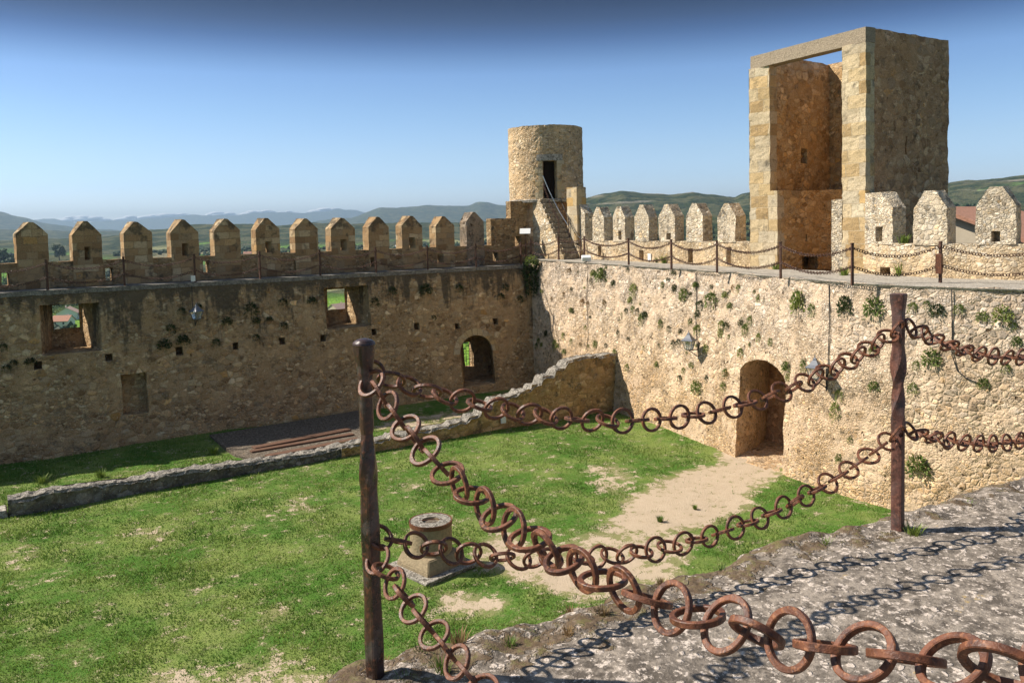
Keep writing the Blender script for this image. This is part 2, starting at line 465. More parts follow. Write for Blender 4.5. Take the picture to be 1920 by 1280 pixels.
def weathered_top(name, base=(.42, .39, .34), dk=(.12, .11, .10), pale=(.68, .62, .55), sc=1.0, moss=False):
    t = NT(name)
    a = t.noise(9 * sc, 6, .72); b = t.noise(2.2 * sc, 5, .65); c_ = t.noise(34 * sc, 4, .7)
    v = t.n('TexVoronoi', dict(feature='F1'), Vector=t.vec('ADD', t.pos, t.vec('MULTIPLY', t.noise(14, 3, col=True), (.08, .08, .08))), Scale=15 * sc)
    col = t.mix(t.step(a, .40, .60), dk, base)
    col = t.mix(t.step(t.math('ADD', t.math('MULTIPLY', b, .6), t.math('MULTIPLY', c_, .4)), .50, .64), col, tuple(v_ * .55 for v_ in base))
    sp = t.math('MULTIPLY', t.step(v.outputs['Distance'], .34, .20), t.step(t.n('SeparateColor', i0=v.outputs['Color']).outputs[0], .35, .60))
    col = t.mix(t.math('MULTIPLY', sp, .85), col, t.mix(c_, tuple(v_ * .8 for v_ in pale), pale))
    col = t.mix(t.step(t.noise(21 * sc, 5, .75), .54, .62, 0, .9), col, pale)
    col = t.mix(t.step(t.noise(26 * sc, 5, .75), .60, .68, 0, .8), col, (.06, .055, .05))
    col = t.mix(t.step(t.noise(4.5 * sc, 5, .7), .66, .72, 0, .6), col, (.50, .33, .10))
    h = t.math('ADD', t.math('MULTIPLY', a, .6), t.math('ADD', t.math('MULTIPLY', c_, .35), t.math('MULTIPLY', sp, .25)))
    if moss:      # dry moss and grit have gathered along the outer edge
        yy = t.n('SeparateXYZ', i0=t.pos).outputs[1]
        mk = t.step(t.math('ADD', t.lin(yy, 1.85, 2.5, -.20, .16), t.noise(7, 5, .7)), .56, .64)
        col = t.mix(t.math('MULTIPLY', mk, .85), col, t.ramp(t.noise(22, 4, .7), [(.3, (.05, .038, .022)), (.5, (.13, .085, .05)), (.62, (.13, .115, .04)), (.75, (.24, .16, .08))]))
        h = t.math('ADD', h, t.math('MULTIPLY', mk, .3))
    t.bump(h, .018)
    return t.fin(col, .95, .1)
M_TERR = weathered_top('lichen_terrace_stone', (.30, .252, .205), (.10, .083, .067), (.62, .525, .445), 1.5, True)
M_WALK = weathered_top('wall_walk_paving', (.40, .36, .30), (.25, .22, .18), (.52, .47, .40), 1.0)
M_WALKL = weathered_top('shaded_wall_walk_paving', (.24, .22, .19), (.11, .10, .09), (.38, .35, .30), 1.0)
M_CAPST = weathered_top('lichen_capstone', (.46, .42, .36), (.14, .12, .10), (.64, .59, .51), 1.1)
M_SLAB = weathered_top('dark_paving_slab', (.16, .125, .092), (.075, .06, .045), (.33, .28, .22), .8)
M_CAPD = weathered_top('dark_lichen_capstone', (.30, .27, .225), (.09, .08, .065), (.56, .50, .43), 1.1)

def simple(name, col, rough=.8, spec=.3, var=.25, sc=14, metal=0.0, bump=0.0):
    t = NT(name)
    f = t.noise(sc, 4, .65)
    c = t.mix(1.0, col, t.ramp(f, [(.25, (1 - var,) * 3), (.75, (1 + var,) * 3)]), 'MULTIPLY')
    if bump: t.bump(f, bump)
    t.b.inputs['Metallic'].default_value = metal
    return t.fin(c, rough, spec)

def rusty(name, base=(.165, .056, .024), hi=(.32, .135, .06), dk=(.060, .023, .013), rough=.52, spec=.45, sc=1.0, grey=0.0):
    t = NT(name)
    a = t.noise(30 * sc, 5, .7); b = t.noise(110 * sc, 3, .6); c_ = t.noise(9 * sc, 4, .6)
    c = t.mix(t.step(a, .36, .62), dk, base)
    c = t.mix(t.step(b, .5, .7, 0, .75), c, hi)
    c = t.mix(t.step(c_, .52, .64, 0, .55), c, tuple(v * .6 for v in base))
    if grey: c = t.mix(t.step(t.noise(14 * sc, 5, .7), .50, .62, 0, grey), c, (.10, .085, .08))
    t.bump(t.math('ADD', t.math('MULTIPLY', a, .6), t.math('MULTIPLY', b, .4)), .004)
    r_ = t.lin(a, .3, .7, rough - .12, rough + .2)
    return t.fin(c, r_, spec)
M_RUST = rusty('rusted_iron')
M_RUSTF = rusty('rusted_iron_far', (.10, .045, .028), (.17, .08, .05), (.05, .025, .017), .6, .4, .3)
M_POST = rusty('dark_forged_iron', (.055, .023, .016), (.16, .055, .028), (.016, .011, .010), .30, .6, .6, grey=.45)
M_POSTB = rusty('brown_forged_iron', (.13, .05, .034), (.20, .085, .055), (.045, .02, .015), .52, .45, .6, grey=.3)
M_STEEL = simple('galvanised_cable', (.62, .63, .64), .35, .5, .1, metal=.6)
M_BLACK = simple('dark_cable', (.035, .033, .03), .6, .4)
M_LAMPM = simple('grey_lamp_metal', (.13, .14, .165), .45, .5, .12)
M_PLATE = simple('pale_panel', (.72, .72, .70), .5, .4, .06)
M_GRIT = simple('concrete_lintel', (.31, .25, .18), .95, .1, .35, 20, bump=.03)
M_PLANK = simple('weathered_planks', (.13, .07, .045), .8, .2, .3, 9)
M_WHITEW = simple('white_render', (.74, .72, .68), .9, .2, .06, 2)
M_BEIGE = simple('beige_render', (.50, .42, .31), .9, .2, .08, 2)
M_TILE = simple('terracotta_tiles', (.40, .205, .135), .85, .2, .35, 6)
M_TILEF = simple('faded_roof', (.44, .30, .24), .85, .2, .3, 1.5)
M_WIN = simple('dark_window', (.03, .035, .04), .2, .6, .1)
tg = NT('lamp_glass')
tg.b.inputs['Transmission Weight'].default_value = .85
tg.b.inputs['IOR'].default_value = 1.3
M_GLASS = tg.fin((.86, .90, .88), .18, .5)

def leafy(name, a, b, sc=6.0, trans=.25):
    t = NT(name)
    ob = t.n('ObjectInfo').outputs['Random']
    f = t.noise(sc, 3, .6)
    c = t.mix(t.step(f, .35, .65), a, b)
    c = t.mix(1.0, c, t.ramp(ob, [(0, (.75, .8, .75)), (1, (1.25, 1.15, 1.1))]), 'MULTIPLY')
    m = t.fin(c, .65, .25)
    tr = t.n('BsdfTranslucent', Color=c)
    mx = t.n('MixShader', i0=trans, i1=t.b.outputs[0], i2=tr.outputs[0])
    t.t.links.new(mx.outputs[0], t.out.inputs[0])
    return m
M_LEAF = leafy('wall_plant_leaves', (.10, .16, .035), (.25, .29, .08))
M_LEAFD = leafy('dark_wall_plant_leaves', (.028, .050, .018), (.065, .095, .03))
M_DRY = leafy('dry_stems', (.20, .13, .06), (.30, .21, .10))
M_WEED = leafy('weed_leaves', (.10, .17, .03), (.22, .28, .06))
M_TREE = leafy('tree_leaves', (.022, .045, .014), (.05, .085, .022), .6)
M_TREEB = leafy('pale_tree_leaves', (.05, .09, .02), (.10, .15, .035), .6)
M_BARK = simple('bark', (.10, .075, .05), .9, .1, .3, 5)
M_WOOD = leafy('woodland_leaves', (.018, .038, .014), (.042, .070, .022), .05, .1)
M_TUSS = leafy('grass_blades', (.085, .175, .026), (.20, .28, .062), .7, .35)

# ------------------------------------------------------------------ courtyard ground, paths
def gpoly(pts): return [tuple(on_z(x, y, ZG)[:2]) for x, y in pts]
PATH = gpoly([(1378, 861), (1467, 890), (1432, 908), (1402, 925), (1405, 948), (1345, 972), (1300, 988), (1240, 1001), (1150, 992), (1140, 975), (1180, 958), (1165, 940), (1215, 920), (1245, 900), (1290, 880)])
DIRT = [(PATH, 1.0), (gpoly([(1150, 985), (1245, 1000), (1200, 1040), (1080, 1050), (990, 1030), (1060, 1010)]), .5), (gpoly([(900, 985), (960, 990), (990, 1015), (930, 1010)]), .6), ([(19.2, 18.7), (23.5, 21.4), (23.5, 18.4), (19.4, 16.6)], 1.0),
        (gpoly([(880, 1020), (960, 1003), (1040, 1030), (1250, 1010), (1330, 1000), (1290, 1040), (1250, 1080), (1330, 1075), (1200, 1110), (1080, 1130), (1010, 1100), (960, 1075), (900, 1060)]), .80),
        (gpoly([(820, 1130), (850, 1100), (905, 1128), (960, 1120), (990, 1130), (880, 1150), (830, 1150)]), .85),
        (gpoly([(640, 1290), (600, 1250), (540, 1225), (470, 1230), (350, 1260), (250, 1285), (300, 1320), (600, 1320)]), .42),
        (gpoly([(260, 1245), (310, 1232), (330, 1260), (280, 1285)]), .5),
        (gpoly([(1060, 880), (1150, 872), (1200, 882), (1130, 895)]), .55),
        (gpoly([(1095, 905), (1180, 890), (1215, 900), (1150, 930)]), .55),
        (gpoly([(740, 915), (790, 905), (800, 915), (750, 930)]), .6),
        (gpoly([(530, 935), (600, 925), (590, 960), (530, 965)]), .45),
        (gpoly([(250, 985), (330, 990), (300, 1015), (240, 1005)]), .45),
        (gpoly([(960, 880), (1000, 876), (990, 884)]), .6),
        (gpoly([(590, 985), (625, 978), (610, 990)]), .8),
        (gpoly([(470, 1150), (560, 1120), (560, 1160), (490, 1180)]), .40),
        (gpoly([(0, 1020), (60, 1010), (80, 1050), (20, 1070)]), .35),
        (gpoly([(680, 800), (830, 770), (900, 775), (850, 800), (760, 815)]), .5)]
gx0, gx1, gy0, gy1, gc = -16.0, 24.4, -3.0, 35.5, .16
GX = np.arange(gx0, gx1 + 1e-6, gc); GY = np.arange(gy0, gy1 + 1e-6, gc)
GXX, GYY = np.meshgrid(GX, GY, indexing='ij')
DW = np.zeros(GXX.shape)
for pl_, w_ in DIRT: DW = np.maximum(DW, pip(pl_, GXX, GYY) * w_)
def blur(a):
    b = a.copy(); b[1:-1, 1:-1] = (a[1:-1, 1:-1] * 2 + a[:-2, 1:-1] + a[2:, 1:-1] + a[1:-1, :-2] + a[1:-1, 2:]) / 6; return b
for _ in range(7): DW = blur(DW)
GZ = np.array([[noise.noise(Vector((x * .35, y * .35, 1))) * .07 + noise.noise(Vector((x * 1.9, y * 1.9, 5))) * .018 for y in GY] for x in GX]) + ZG - DW * .03
def gz_at(x, y):
    i = min(max(int((x - gx0) / gc), 0), len(GX) - 1); j = min(max(int((y - gy0) / gc), 0), len(GY) - 1); return GZ[i, j]
def dirt_at(x, y):
    i = min(max(int((x - gx0) / gc), 0), len(GX) - 1); j = min(max(int((y - gy0) / gc), 0), len(GY) - 1); return DW[i, j]
me = bpy.data.meshes.new('ground')
nI, nJ = GXX.shape
vv = np.stack([GXX, GYY, GZ], -1).reshape(-1, 3)
idx = np.arange(nI * nJ).reshape(nI, nJ)
qq = np.stack([idx[:-1, :-1], idx[1:, :-1], idx[1:, 1:], idx[:-1, 1:]], -1).reshape(-1, 4)
me.from_pydata(vv.tolist(), [], qq.tolist())
at_ = me.attributes.new('bare', 'FLOAT', 'POINT')
at_.data.foreach_set('value', DW.reshape(-1).astype(np.float32))
t = NT('courtyard_turf')
bare = t.n('Attribute', dict(attribute_name='bare')).outputs['Fac']
n1 = t.noise(.55, 4, .6); n2 = t.noise(3.2, 5, .65); n3 = t.noise(28, 3, .7); n4 = t.noise(1.4, 5, .7)
gcol = t.mix(t.step(n1, .40, .62), (.074, .160, .024), (.19, .24, .062))
gcol = t.mix(t.step(n2, .44, .66, 0, .75), gcol, (.185, .205, .075))
gcol = t.mix(t.step(n4, .52, .70, 0, .6), gcol, (.055, .135, .018))
gcol = t.mix(1.0, gcol, t.ramp(n3, [(.25, (.55, .6, .5)), (.5, (1, 1, 1)), (.75, (1.45, 1.35, 1.3))]), 'MULTIPLY')
dcol = t.mix(n2, (.42, .32, .215), (.56, .45, .33))
dcol = t.mix(t.step(t.noise(40, 3, .7), .5, .7, 0, .5), dcol, (.34, .26, .17))
dm = t.step(t.math('ADD', t.math('ADD', bare, t.math('MULTIPLY', t.math('SUBTRACT', n2, .5), 3.6)), t.math('MULTIPLY', t.math('SUBTRACT', n3, .5), 1.3)), .42, .62)
dry = t.step(t.math('ADD', t.math('ADD', t.math('MULTIPLY', bare, .8), t.math('MULTIPLY', t.math('SUBTRACT', n4, .5), 1.2)), t.math('MULTIPLY', t.math('SUBTRACT', n3, .5), .3)), .12, .40, 0, .75)
gcol = t.mix(dry, gcol, (.27, .235, .115))
t.bump(t.math('ADD', t.math('MULTIPLY', n3, .7), t.math('MULTIPLY', n2, .4)), .05)
gm = t.fin(t.mix(dm, gcol, dcol), .95, .08)
ground = add_obj('ground', me, gm, None, True)
tag(ground, kind='structure')

# ------------------------------------------------------------------ grass blades (nobody could count them)
def blade_mesh(name, pts, hts, wds, lean):
    n = len(pts)
    ang = rng.uniform(0, 2 * math.pi, n); la = rng.uniform(0, 2 * math.pi, n)
    dx, dy = np.cos(ang) * wds / 2, np.sin(ang) * wds / 2
    tipx = pts[:, 0] + np.cos(la) * hts * lean; tipy = pts[:, 1] + np.sin(la) * hts * lean
    V = np.empty((n, 3, 3))
    V[:, 0] = np.stack([pts[:, 0] - dx, pts[:, 1] - dy, pts[:, 2]], 1)
    V[:, 1] = np.stack([pts[:, 0] + dx, pts[:, 1] + dy, pts[:, 2]], 1)
    V[:, 2] = np.stack([tipx, tipy, pts[:, 2] + hts], 1)
    m = bpy.data.meshes.new(name)
    m.vertices.add(n * 3); m.vertices.foreach_set('co', V.reshape(-1))
    m.loops.add(n * 3); m.loops.foreach_set('vertex_index', np.arange(n * 3, dtype=np.int32))
    m.polygons.add(n); m.polygons.foreach_set('loop_start', np.arange(0, n * 3, 3, dtype=np.int32))
    m.polygons.foreach_set('loop_total', np.full(n, 3, dtype=np.int32))
    m.update(calc_edges=True)
    return m
KEEP_OUT = []          # footprints without grass: (polygon)
def scatter_grass(n):
    # denser towards the near side of the courtyard, where a blade shows largest
    d = 9.5 + 24.5 * rng.random(n) ** 1.2
    lat = (rng.random(n) * 1.60 - .86) * d
    fx, fy = math.sin(YAW), math.cos(YAW)
    x = d * fx + lat * fy; y = d * fy - lat * fx
    ok = (x > -14) & (x < 21.3) & (y > 2.5) & (y < 32.6)
    x, y = x[ok], y[ok]
    i = ((x - gx0) / gc).astype(int); j = ((y - gy0) / gc).astype(int)
    dw = DW[i, j]; z = GZ[i, j]
    cl = np.array([noise.noise(Vector((a * .8, b * .8, 2))) + .6 * noise.noise(Vector((a * 2.7, b * 2.7, 8))) for a, b in zip(x, y)])
    ok = (rng.random(len(x)) > np.clip(dw * 1.9 - cl * .5, 0, .985)) & (cl > -.75)
    ok &= x < np.interp(y, BASE_Y, BASE_X) - .03
    for pl in KEEP_OUT: ok &= ~pip(pl, x, y)
    x, y, z, cl = x[ok], y[ok], z[ok], cl[ok]
    h = rng.uniform(.025, .06, len(x)) * (1 + np.clip(cl, -.3, 1.0))
    tall = rng.random(len(x)) < .012; h[tall] *= 2.2
    return np.stack([x, y, z - .005], 1), h

# ------------------------------------------------------------------ the shaded curtain wall (runs along x)
def yL(w): return 32.5 + (w + 7.6) / 5.7 * .83
TL = 2.4
def mapL(u, w, d):
    y0 = yL(w)
    return (u, min(y0 + d, 35.04) if d < TL - .01 else 35.04, w)
def pxL(x, y):       # photograph pixel -> (u, w) on the face of the shaded wall
    Y = 33.0
    for _ in range(6):
        p = on_y(x, y, Y); Y = yL(p.z)
    return (p.x, p.z)
def rectL(x0, y0, x1, y1):
    a, b = pxL(x0, y1), pxL(x1, y0); return rect(a[0], b[0], a[1], b[1])
def on_plane_rect(x0, y0, x1, y1, Y):
    a, b = on_y(x0, y1, Y), on_y(x1, y0, Y); return rect(a.x, b.x, a.z, b.z)
wallL = thing('curtain_wall', 'long shaded brown rubble castle wall with two tall windows, an arched opening and gabled merlons', 'castle wall', (10, 33, ZG))
holes = []
def tallwin(inner, holepx):
    r_ = rectL(*inner)
    pa = np.array(r_); c = (pa.min(0) + pa.max(0)) / 2; sz = pa.max(0) - pa.min(0)
    d = 1.95
    hr = on_plane_rect(*holepx, yL(c[1]) + d)
    ha = np.array(hr); hc = (ha.min(0) + ha.max(0)) / 2; hs = ha.max(0) - ha.min(0)
    fw = hs[0] * 1.12 + .05
    top = pa[:, 1].max(); bot = pa[:, 1].min()
    holes.append(dict(poly=r_, depth=d, inner=(fw / sz[0], 1.0, hc[0] - c[0], 0.0), hole=hr))
tallwin((79, 566, 186, 667), (100, 569, 147, 617))
tallwin((613, 535, 690, 618), (614, 541, 645, 581))
a0, a1 = pxL(869, 727), pxL(928, 700)
ah = arch(a0[0], a1[0], a0[1], pxL(900, 660)[1], .78)
ca = (a0[0] + a1[0]) / 2
hr = on_plane_rect(869, 641, 885, 688, 34.75)
ARCH_C = (ca, pxL(900, 660)[1], (a1[0] - a0[0]) / 2)
holes.append(dict(poly=ah, depth=1.95, inner=(.90, .97, hr[0][0] + .68 - ca, 0), hole=hr))
n0 = rectL(232, 697, 274, 779)
holes.append(dict(poly=n0, depth=.42))
for x, y in [(71.7, 685), (204, 670), (336, 658), (442, 649), (529, 639), (606, 634), (702, 622), (781, 612), (858, 611), (929, 602)]:
    u, w = pxL(x, y); s_ = .125 * random.uniform(.9, 1.15)
    holes.append(dict(poly=rect(u - s_, u + s_, w - s_ * 1.15, w + s_ * 1.15), depth=.55))
mb = MB()
slab(mb, rect(-14.0, 22.6, -7.75, ZL), holes, TL, mapL, cell=.14, jit=.03, seed=1)
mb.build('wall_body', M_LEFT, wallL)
# dressed arch ring round the opening
mb = MB()
nb = 11
for k in range(nb):
    q0, q1 = math.pi * k / nb, math.pi * (k + 1) / nb
    pts = []
    for dd in (-.018, .10):
        for rr in (ARCH_C[2] + .012, ARCH_C[2] + .30 + .05 * random.random()):
            for q in (q0 + .012, q1 - .012):
                kz = .78 / ARCH_C[2] if rr < ARCH_C[2] + .1 else (.78 + .28) / (ARCH_C[2] + .30)
                u, w = ARCH_C[0] + rr * math.cos(q), ARCH_C[1] + rr * math.sin(q) * kz
                pts.append(mapL(u, w, dd))
    mb.add(pts, [(0, 1, 3, 2), (4, 6, 7, 5), (0, 4, 5, 1), (2, 3, 7, 6), (0, 2, 6, 4), (1, 5, 7, 3)])
mb.build('arch_ring', M_QUOIN, wallL)
# iron grille in the arched opening
mb = MB()
for k in range(3):
    u = hr[0][0] + (hr[1][0] - hr[0][0]) * (k + .5) / 3
    mb.tube([(u, 34.6, hr[0][1]), (u, 34.6, hr[2][1])], .012, 5)
for k in range(2):
    w = hr[0][1] + (hr[2][1] - hr[0][1]) * (k + 1) / 3
    mb.tube([(hr[0][0], 34.6, w), (hr[1][0], 34.6, w)], .012, 5)
mb.build('window_grille', M_BLACK, wallL)
# the walk on the wall
mb = MB()
def mapwalk(u, w, d): return (u, 33.29 + w, ZL + .012 - d)
slab(mb, rect(-14, 22.4, 0, 1.76), [], .16, mapwalk, cell=.12, jit=.018, seed=4)
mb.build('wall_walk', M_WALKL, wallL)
# parapet and merlons
YP, TP = 34.6, .43
def mapP(u, w, d): return (u, YP + d, w)
MX = [-.42 - 1.66 * k for k in range(7, -1, -1)] + [1.22, 2.99, 4.73, 6.43, 8.06, 9.70, 11.33, 12.96, 14.63, 16.26, 17.95, 19.57]
slits = []
for x, y, w_, h_ in [(10, 523, 13, 26), (205, 515, 13, 25), (387, 500, 11, 23), (559, 497, 13, 20), (700, 491, 11, 19), (826, 485, 11, 19)]:
    a, b = on_y(x - w_ / 2, y + h_ / 2, YP), on_y(x + w_ / 2, y - h_ / 2, YP)
    slits.append(dict(poly=rect(a.x, b.x, a.z, b.z), through=True, inner=(.75, .98, -.03, 0)))
zcr = -.93
e1 = on_y(920, 410, YP); e2 = on_y(957, 377, YP)
poly = [(-14, ZL + .02), (22.75, ZL + .02), (22.75, e2.z), (e2.x, e2.z), (e2.x, e1.z), (e1.x, e1.z), (e1.x, zcr), (-14, zcr)]
a, b = on_y(966, 462, YP), on_y(977, 443, YP)
slits.append(dict(poly=rect(a.x, b.x, a.z, b.z), through=True, inner=(.8, .98, -.03, 0)))
a, b = on_y(924, 490, YP), on_y(934, 473, YP)
slits.append(dict(poly=rect(a.x, b.x, a.z, b.z), through=True, inner=(.8, .98, -.03, 0)))
mb = MB(); slab(mb, poly, slits, TP, mapP, cell=.13, jit=.016, seed=2)
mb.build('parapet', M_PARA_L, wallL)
for k, cx in enumerate(MX):
    tall = .18 if k == len(MX) - 1 else 0.0
    zp_, zs_ = .53 + tall + random.uniform(-.045, .03), .06 + tall + random.uniform(-.04, .03)
    ln_ = random.uniform(-.035, .035)
    hw = .52 * random.uniform(.93, 1.06)
    sl = []
    j = k - 8
    if j in (1, 3, 5, 7, 9):
        x, y, w_, h_ = {1: (164, 475, 10, 25), 3: (347, 468, 10, 24), 5: (504, 463, 12, 21), 7: (644, 459, 11, 21), 9: (773, 455, 11, 20)}[j]
        a, b = on_y(x - w_ / 2, y + h_ / 2, YP), on_y(x + w_ / 2, y - h_ / 2, YP)
        sl = [dict(poly=rect(a.x, b.x, a.z, b.z), through=True, inner=(.8, .98, -.04, 0))]
    elif j < 0 and k % 2 == 1:
        sl = [dict(poly=rect(cx - .09, cx + .09, -.75, -.35), through=True, inner=(.8, .98, -.04, 0))]
    for h in slits[:6]:
        uu = [p[0] for p in h['poly']]
        if cx - hw < min(uu) - .03 and max(uu) + .03 < cx + hw: sl.append(dict(poly=h['poly'], through=True, inner=(.75, .98, -.03, 0)))
    mb = MB()
    slab(mb, [(cx - hw, ZL + .01), (cx + hw, ZL + .01), (cx + hw, zs_), (cx + .05 + ln_, zp_ - random.uniform(0, .03)), (cx - .08 + ln_, zp_), (cx - hw, zs_ + ln_)], sl, TP + .10,
         lambda u, w, d: (u - d * (.34 + .22 * (u - cx) / hw), YP - .015 + d, w), cell=.10, jit=.016, seed=k * 3.3)
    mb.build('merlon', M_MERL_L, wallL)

# ------------------------------------------------------------------ the sunlit curtain wall (runs towards the camera, bending)
TOPL = [(21.95, 33.7), (22.0, 31.5), (21.85, 28.0), (21.65, 24.0), (21.3, 20.0), (20.35, 17.0), (19.75, 14.2), (19.9, 11.8), (20.4, 10.0), (21.4, 6.5), (22.8, 2.0), (24.0, -2.0)]
BASL = [(21.45, 33.0), (21.35, 30.5), (21.10, 27.0), (20.75, 23.4), (20.1, 19.6), (19.65, 16.9), (19.35, 14.2), (19.5, 11.8), (19.95, 10.0), (20.9, 6.5), (22.2, 2.0), (23.4, -2.0)]
ZTOP = [-1.67, -1.67, -1.70, -1.74, -1.77, -1.77, -1.77, -1.77, -1.77, -1.77, -1.77, -1.77]
def smooth_line(P):
    P = np.array(P, float); out = []
    for i in range(len(P) - 1):
        p0, p1, p2, p3 = P[max(i - 1, 0)], P[i], P[i + 1], P[min(i + 2, len(P) - 1)]
        for k in range(8):
            t_ = k / 8
            out.append(.5 * ((2 * p1) + (p2 - p0) * t_ + (2 * p0 - 5 * p1 + 4 * p2 - p3) * t_ ** 2 + (3 * p1 - p0 - 3 * p2 + p3) * t_ ** 3))
    return np.array(out + [P[-1]])
TS = smooth_line([(*a, z) for a, z in zip(TOPL, ZTOP)]); BS = smooth_line([(*a, ZG - .1) for a in BASL])
_len = np.concatenate([[0], np.cumsum(np.hypot(*np.diff(TS[:, :2], axis=0).T))])
LR = float(_len[-1])
def samp(A, u): return np.array([np.interp(u, _len, A[:, k]) for k in range(3)])
def nrmR(u):
    a, b = samp(TS, max(u - .2, 0)), samp(TS, min(u + .2, LR)); d = (b - a)[:2]; d /= np.hypot(*d)
    return Vector((-d[1], d[0], 0)) if -d[1] < 0 else Vector((d[1], -d[0], 0))     # towards the courtyard
def mapR(u, w, d):
    """w = 0 at the ground .. 1 at the walk"""
    b, t_ = samp(BS, u), samp(TS, u)
    bow = math.sin(math.pi * min(max(w, 0), 1)) * .06
    p = Vector(b * (1 - w) + t_ * w)
    n_ = nrmR(u)
    return p + n_ * bow - n_ * d
_GU = np.linspace(0, LR, 500); _GW = np.linspace(0, 1, 140)
_GP = np.array([[mapR(u, w, 0) for w in _GW[::4]] for u in _GU])      # coarse table for pixel look-up
_d = _GP @ np.array(CF); _GXP = 960 + F_PX * (_GP @ np.array(CR)) / _d; _GYP = CY - F_PX * (_GP @ np.array(CU)) / _d
def pxR(x, y):
    e = (_GXP - x) ** 2 + (_GYP - y) ** 2
    i, j = np.unravel_index(e.argmin(), e.shape)
    u, w = _GU[i], _GW[::4][j]
    for _ in range(6):              # refine
        P = [Vector(mapR(u, w, 0)), Vector(mapR(u + .01, w, 0)), Vector(mapR(u, w + .005, 0))]
        q = [(960 + F_PX * p.dot(CR) / p.dot(CF), CY - F_PX * p.dot(CU) / p.dot(CF)) for p in P]
        J = np.array([[(q[1][0] - q[0][0]) / .01, (q[2][0] - q[0][0]) / .005], [(q[1][1] - q[0][1]) / .01, (q[2][1] - q[0][1]) / .005]])
        du = np.linalg.lstsq(J, np.array([x - q[0][0], y - q[0][1]]), rcond=None)[0]
        u = min(max(u + du[0], 0), LR - .02); w = min(max(w + du[1], 0), .995)
    return u, w
wallR = thing('curtain_wall', 'sunlit pale rubble castle wall on the right with a tall arched doorway and wall plants', 'castle wall', (21, 18, ZG))
d0, d1, dt, ds0, ds1 = pxR(1378, 861), pxR(1467, 886), pxR(1424, 673), pxR(1378, 705), pxR(1466, 712)
DC = (d0[0] + d1[0]) / 2; DH = abs(d1[0] - d0[0]) / 2
wsp = (ds0[1] + ds1[1]) / 2; rise = dt[1] - wsp
dpoly = arch(DC - DH, DC + DH, 0.012, wsp, rise, 14)
# the sheet runs in metres along and in fractions of the height: scale w so that the cells stay square
HW = 5.85
def mapRm(u, w, d): return mapR(u, w / HW, d)
dpm = [(u, w * HW) for u, w in dpoly]
slab(mb, rect(0, LR, -.40, HW), [dict(poly=dpm, depth=2.3, inner=(.95, .97, -1.45, 0))], 3.0, mapRm, cell=.125, jit=.04, seed=9, back=False, rim=False)
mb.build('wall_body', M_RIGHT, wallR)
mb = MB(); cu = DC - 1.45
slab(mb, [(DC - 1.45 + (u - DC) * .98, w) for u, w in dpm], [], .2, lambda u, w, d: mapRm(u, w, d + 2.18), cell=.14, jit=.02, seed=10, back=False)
mb.build('doorway_shade_infill', M_TOWER, wallR)
# blocked inner doorway of the recess, its darker stone painting in the shade
# parapet foot line and the walk between
PARA = [(23.75, 34.6), (23.75, 31.0), (23.7, 27.0), (23.6, 22.0), (23.35, 20.9)]
PARB = [(22.95, 16.1), (22.62, 14.9), (22.55, 13.4), (22.9, 11.6), (23.7, 9.0), (24.9, 5.0), (26.2, 0.5)]
mb = MB()
n_ = 150; nv = 12
inner = smooth_line([(x, y, 0) for x, y in PARA + [(23.2, 18.5)] + PARB])[:, :2]
il = np.concatenate([[0], np.cumsum(np.hypot(*np.diff(inner, axis=0).T))])
vs_, fs_ = [], []
for i in range(n_ + 1):
    u = LR * i / n_
    a = Vector(mapR(u, 1, 0)) + nrmR(u) * .05
    s_ = il[-1] * i / n_
    b = Vector((np.interp(s_, il, inner[:, 0]) + .3, np.interp(s_, il, inner[:, 1]), a.z + .02))
    for k in range(nv + 1):
        p = a.lerp(b, k / nv); p.z = a.z + .012 + nz(p, 1.3) * .015 - (.02 if k == 0 else 0)
        if k == 0: p += nrmR(u) * nz(p, 2.5) * .05
        vs_.append(p)
    vs_.append(a + Vector((0, 0, -.06)) + nrmR(u) * (nz(a, 2.5) * .05 - .03))
m_ = nv + 2
for i in range(n_):
    for k in range(nv): fs_.append((i * m_ + k, i * m_ + k + 1, (i + 1) * m_ + k + 1, (i + 1) * m_ + k))
    fs_.append((i * m_ + nv + 1, i * m_, (i + 1) * m_, (i + 1) * m_ + nv + 1))
mb.add(vs_, fs_); mb.build('wall_walk', M_WALK, wallR)

def line_map(P, T0=0.0):
    """wall standing on a polyline in plan; u = metres along it from its first point, d = to the outside (+x side)"""
    P = np.array(P, float); L_ = np.concatenate([[0], np.cumsum(np.hypot(*np.diff(P, axis=0).T))])
    def f(u, w, d):
        x, y = np.interp(u, L_, P[:, 0]), np.interp(u, L_, P[:, 1])
        k = min(max(int(np.searchsorted(L_, u, side='right') - 1), 0), len(P) - 2)
        def nk(k):
            dd = P[k + 1] - P[k]; dd = dd / np.hypot(*dd); n2 = np.array([-dd[1], dd[0]]); return n2 if n2[0] > 0 else -n2
        t_ = (u - L_[k]) / (L_[k + 1] - L_[k])
        n2 = nk(k)
        if t_ < .5 and k > 0: n2 = n2 * (.5 + t_) + nk(k - 1) * (.5 - t_)
        elif t_ > .5 and k < len(P) - 2: n2 = n2 * (1.5 - t_) + nk(k + 1) * (t_ - .5)
        return (x + n2[0] * d, y + n2[1] * d, w)
    return f, float(L_[-1]), L_
fA, LA, _ = line_map(PARA)
def u_of_px(f, L_, x, y):
    best = min(np.linspace(0, L_, 600), key=lambda u: abs((lambda p: 960 + F_PX * p.dot(CR) / p.dot(CF))(Vector(f(u, -.5, 0))) - x)); return float(best)
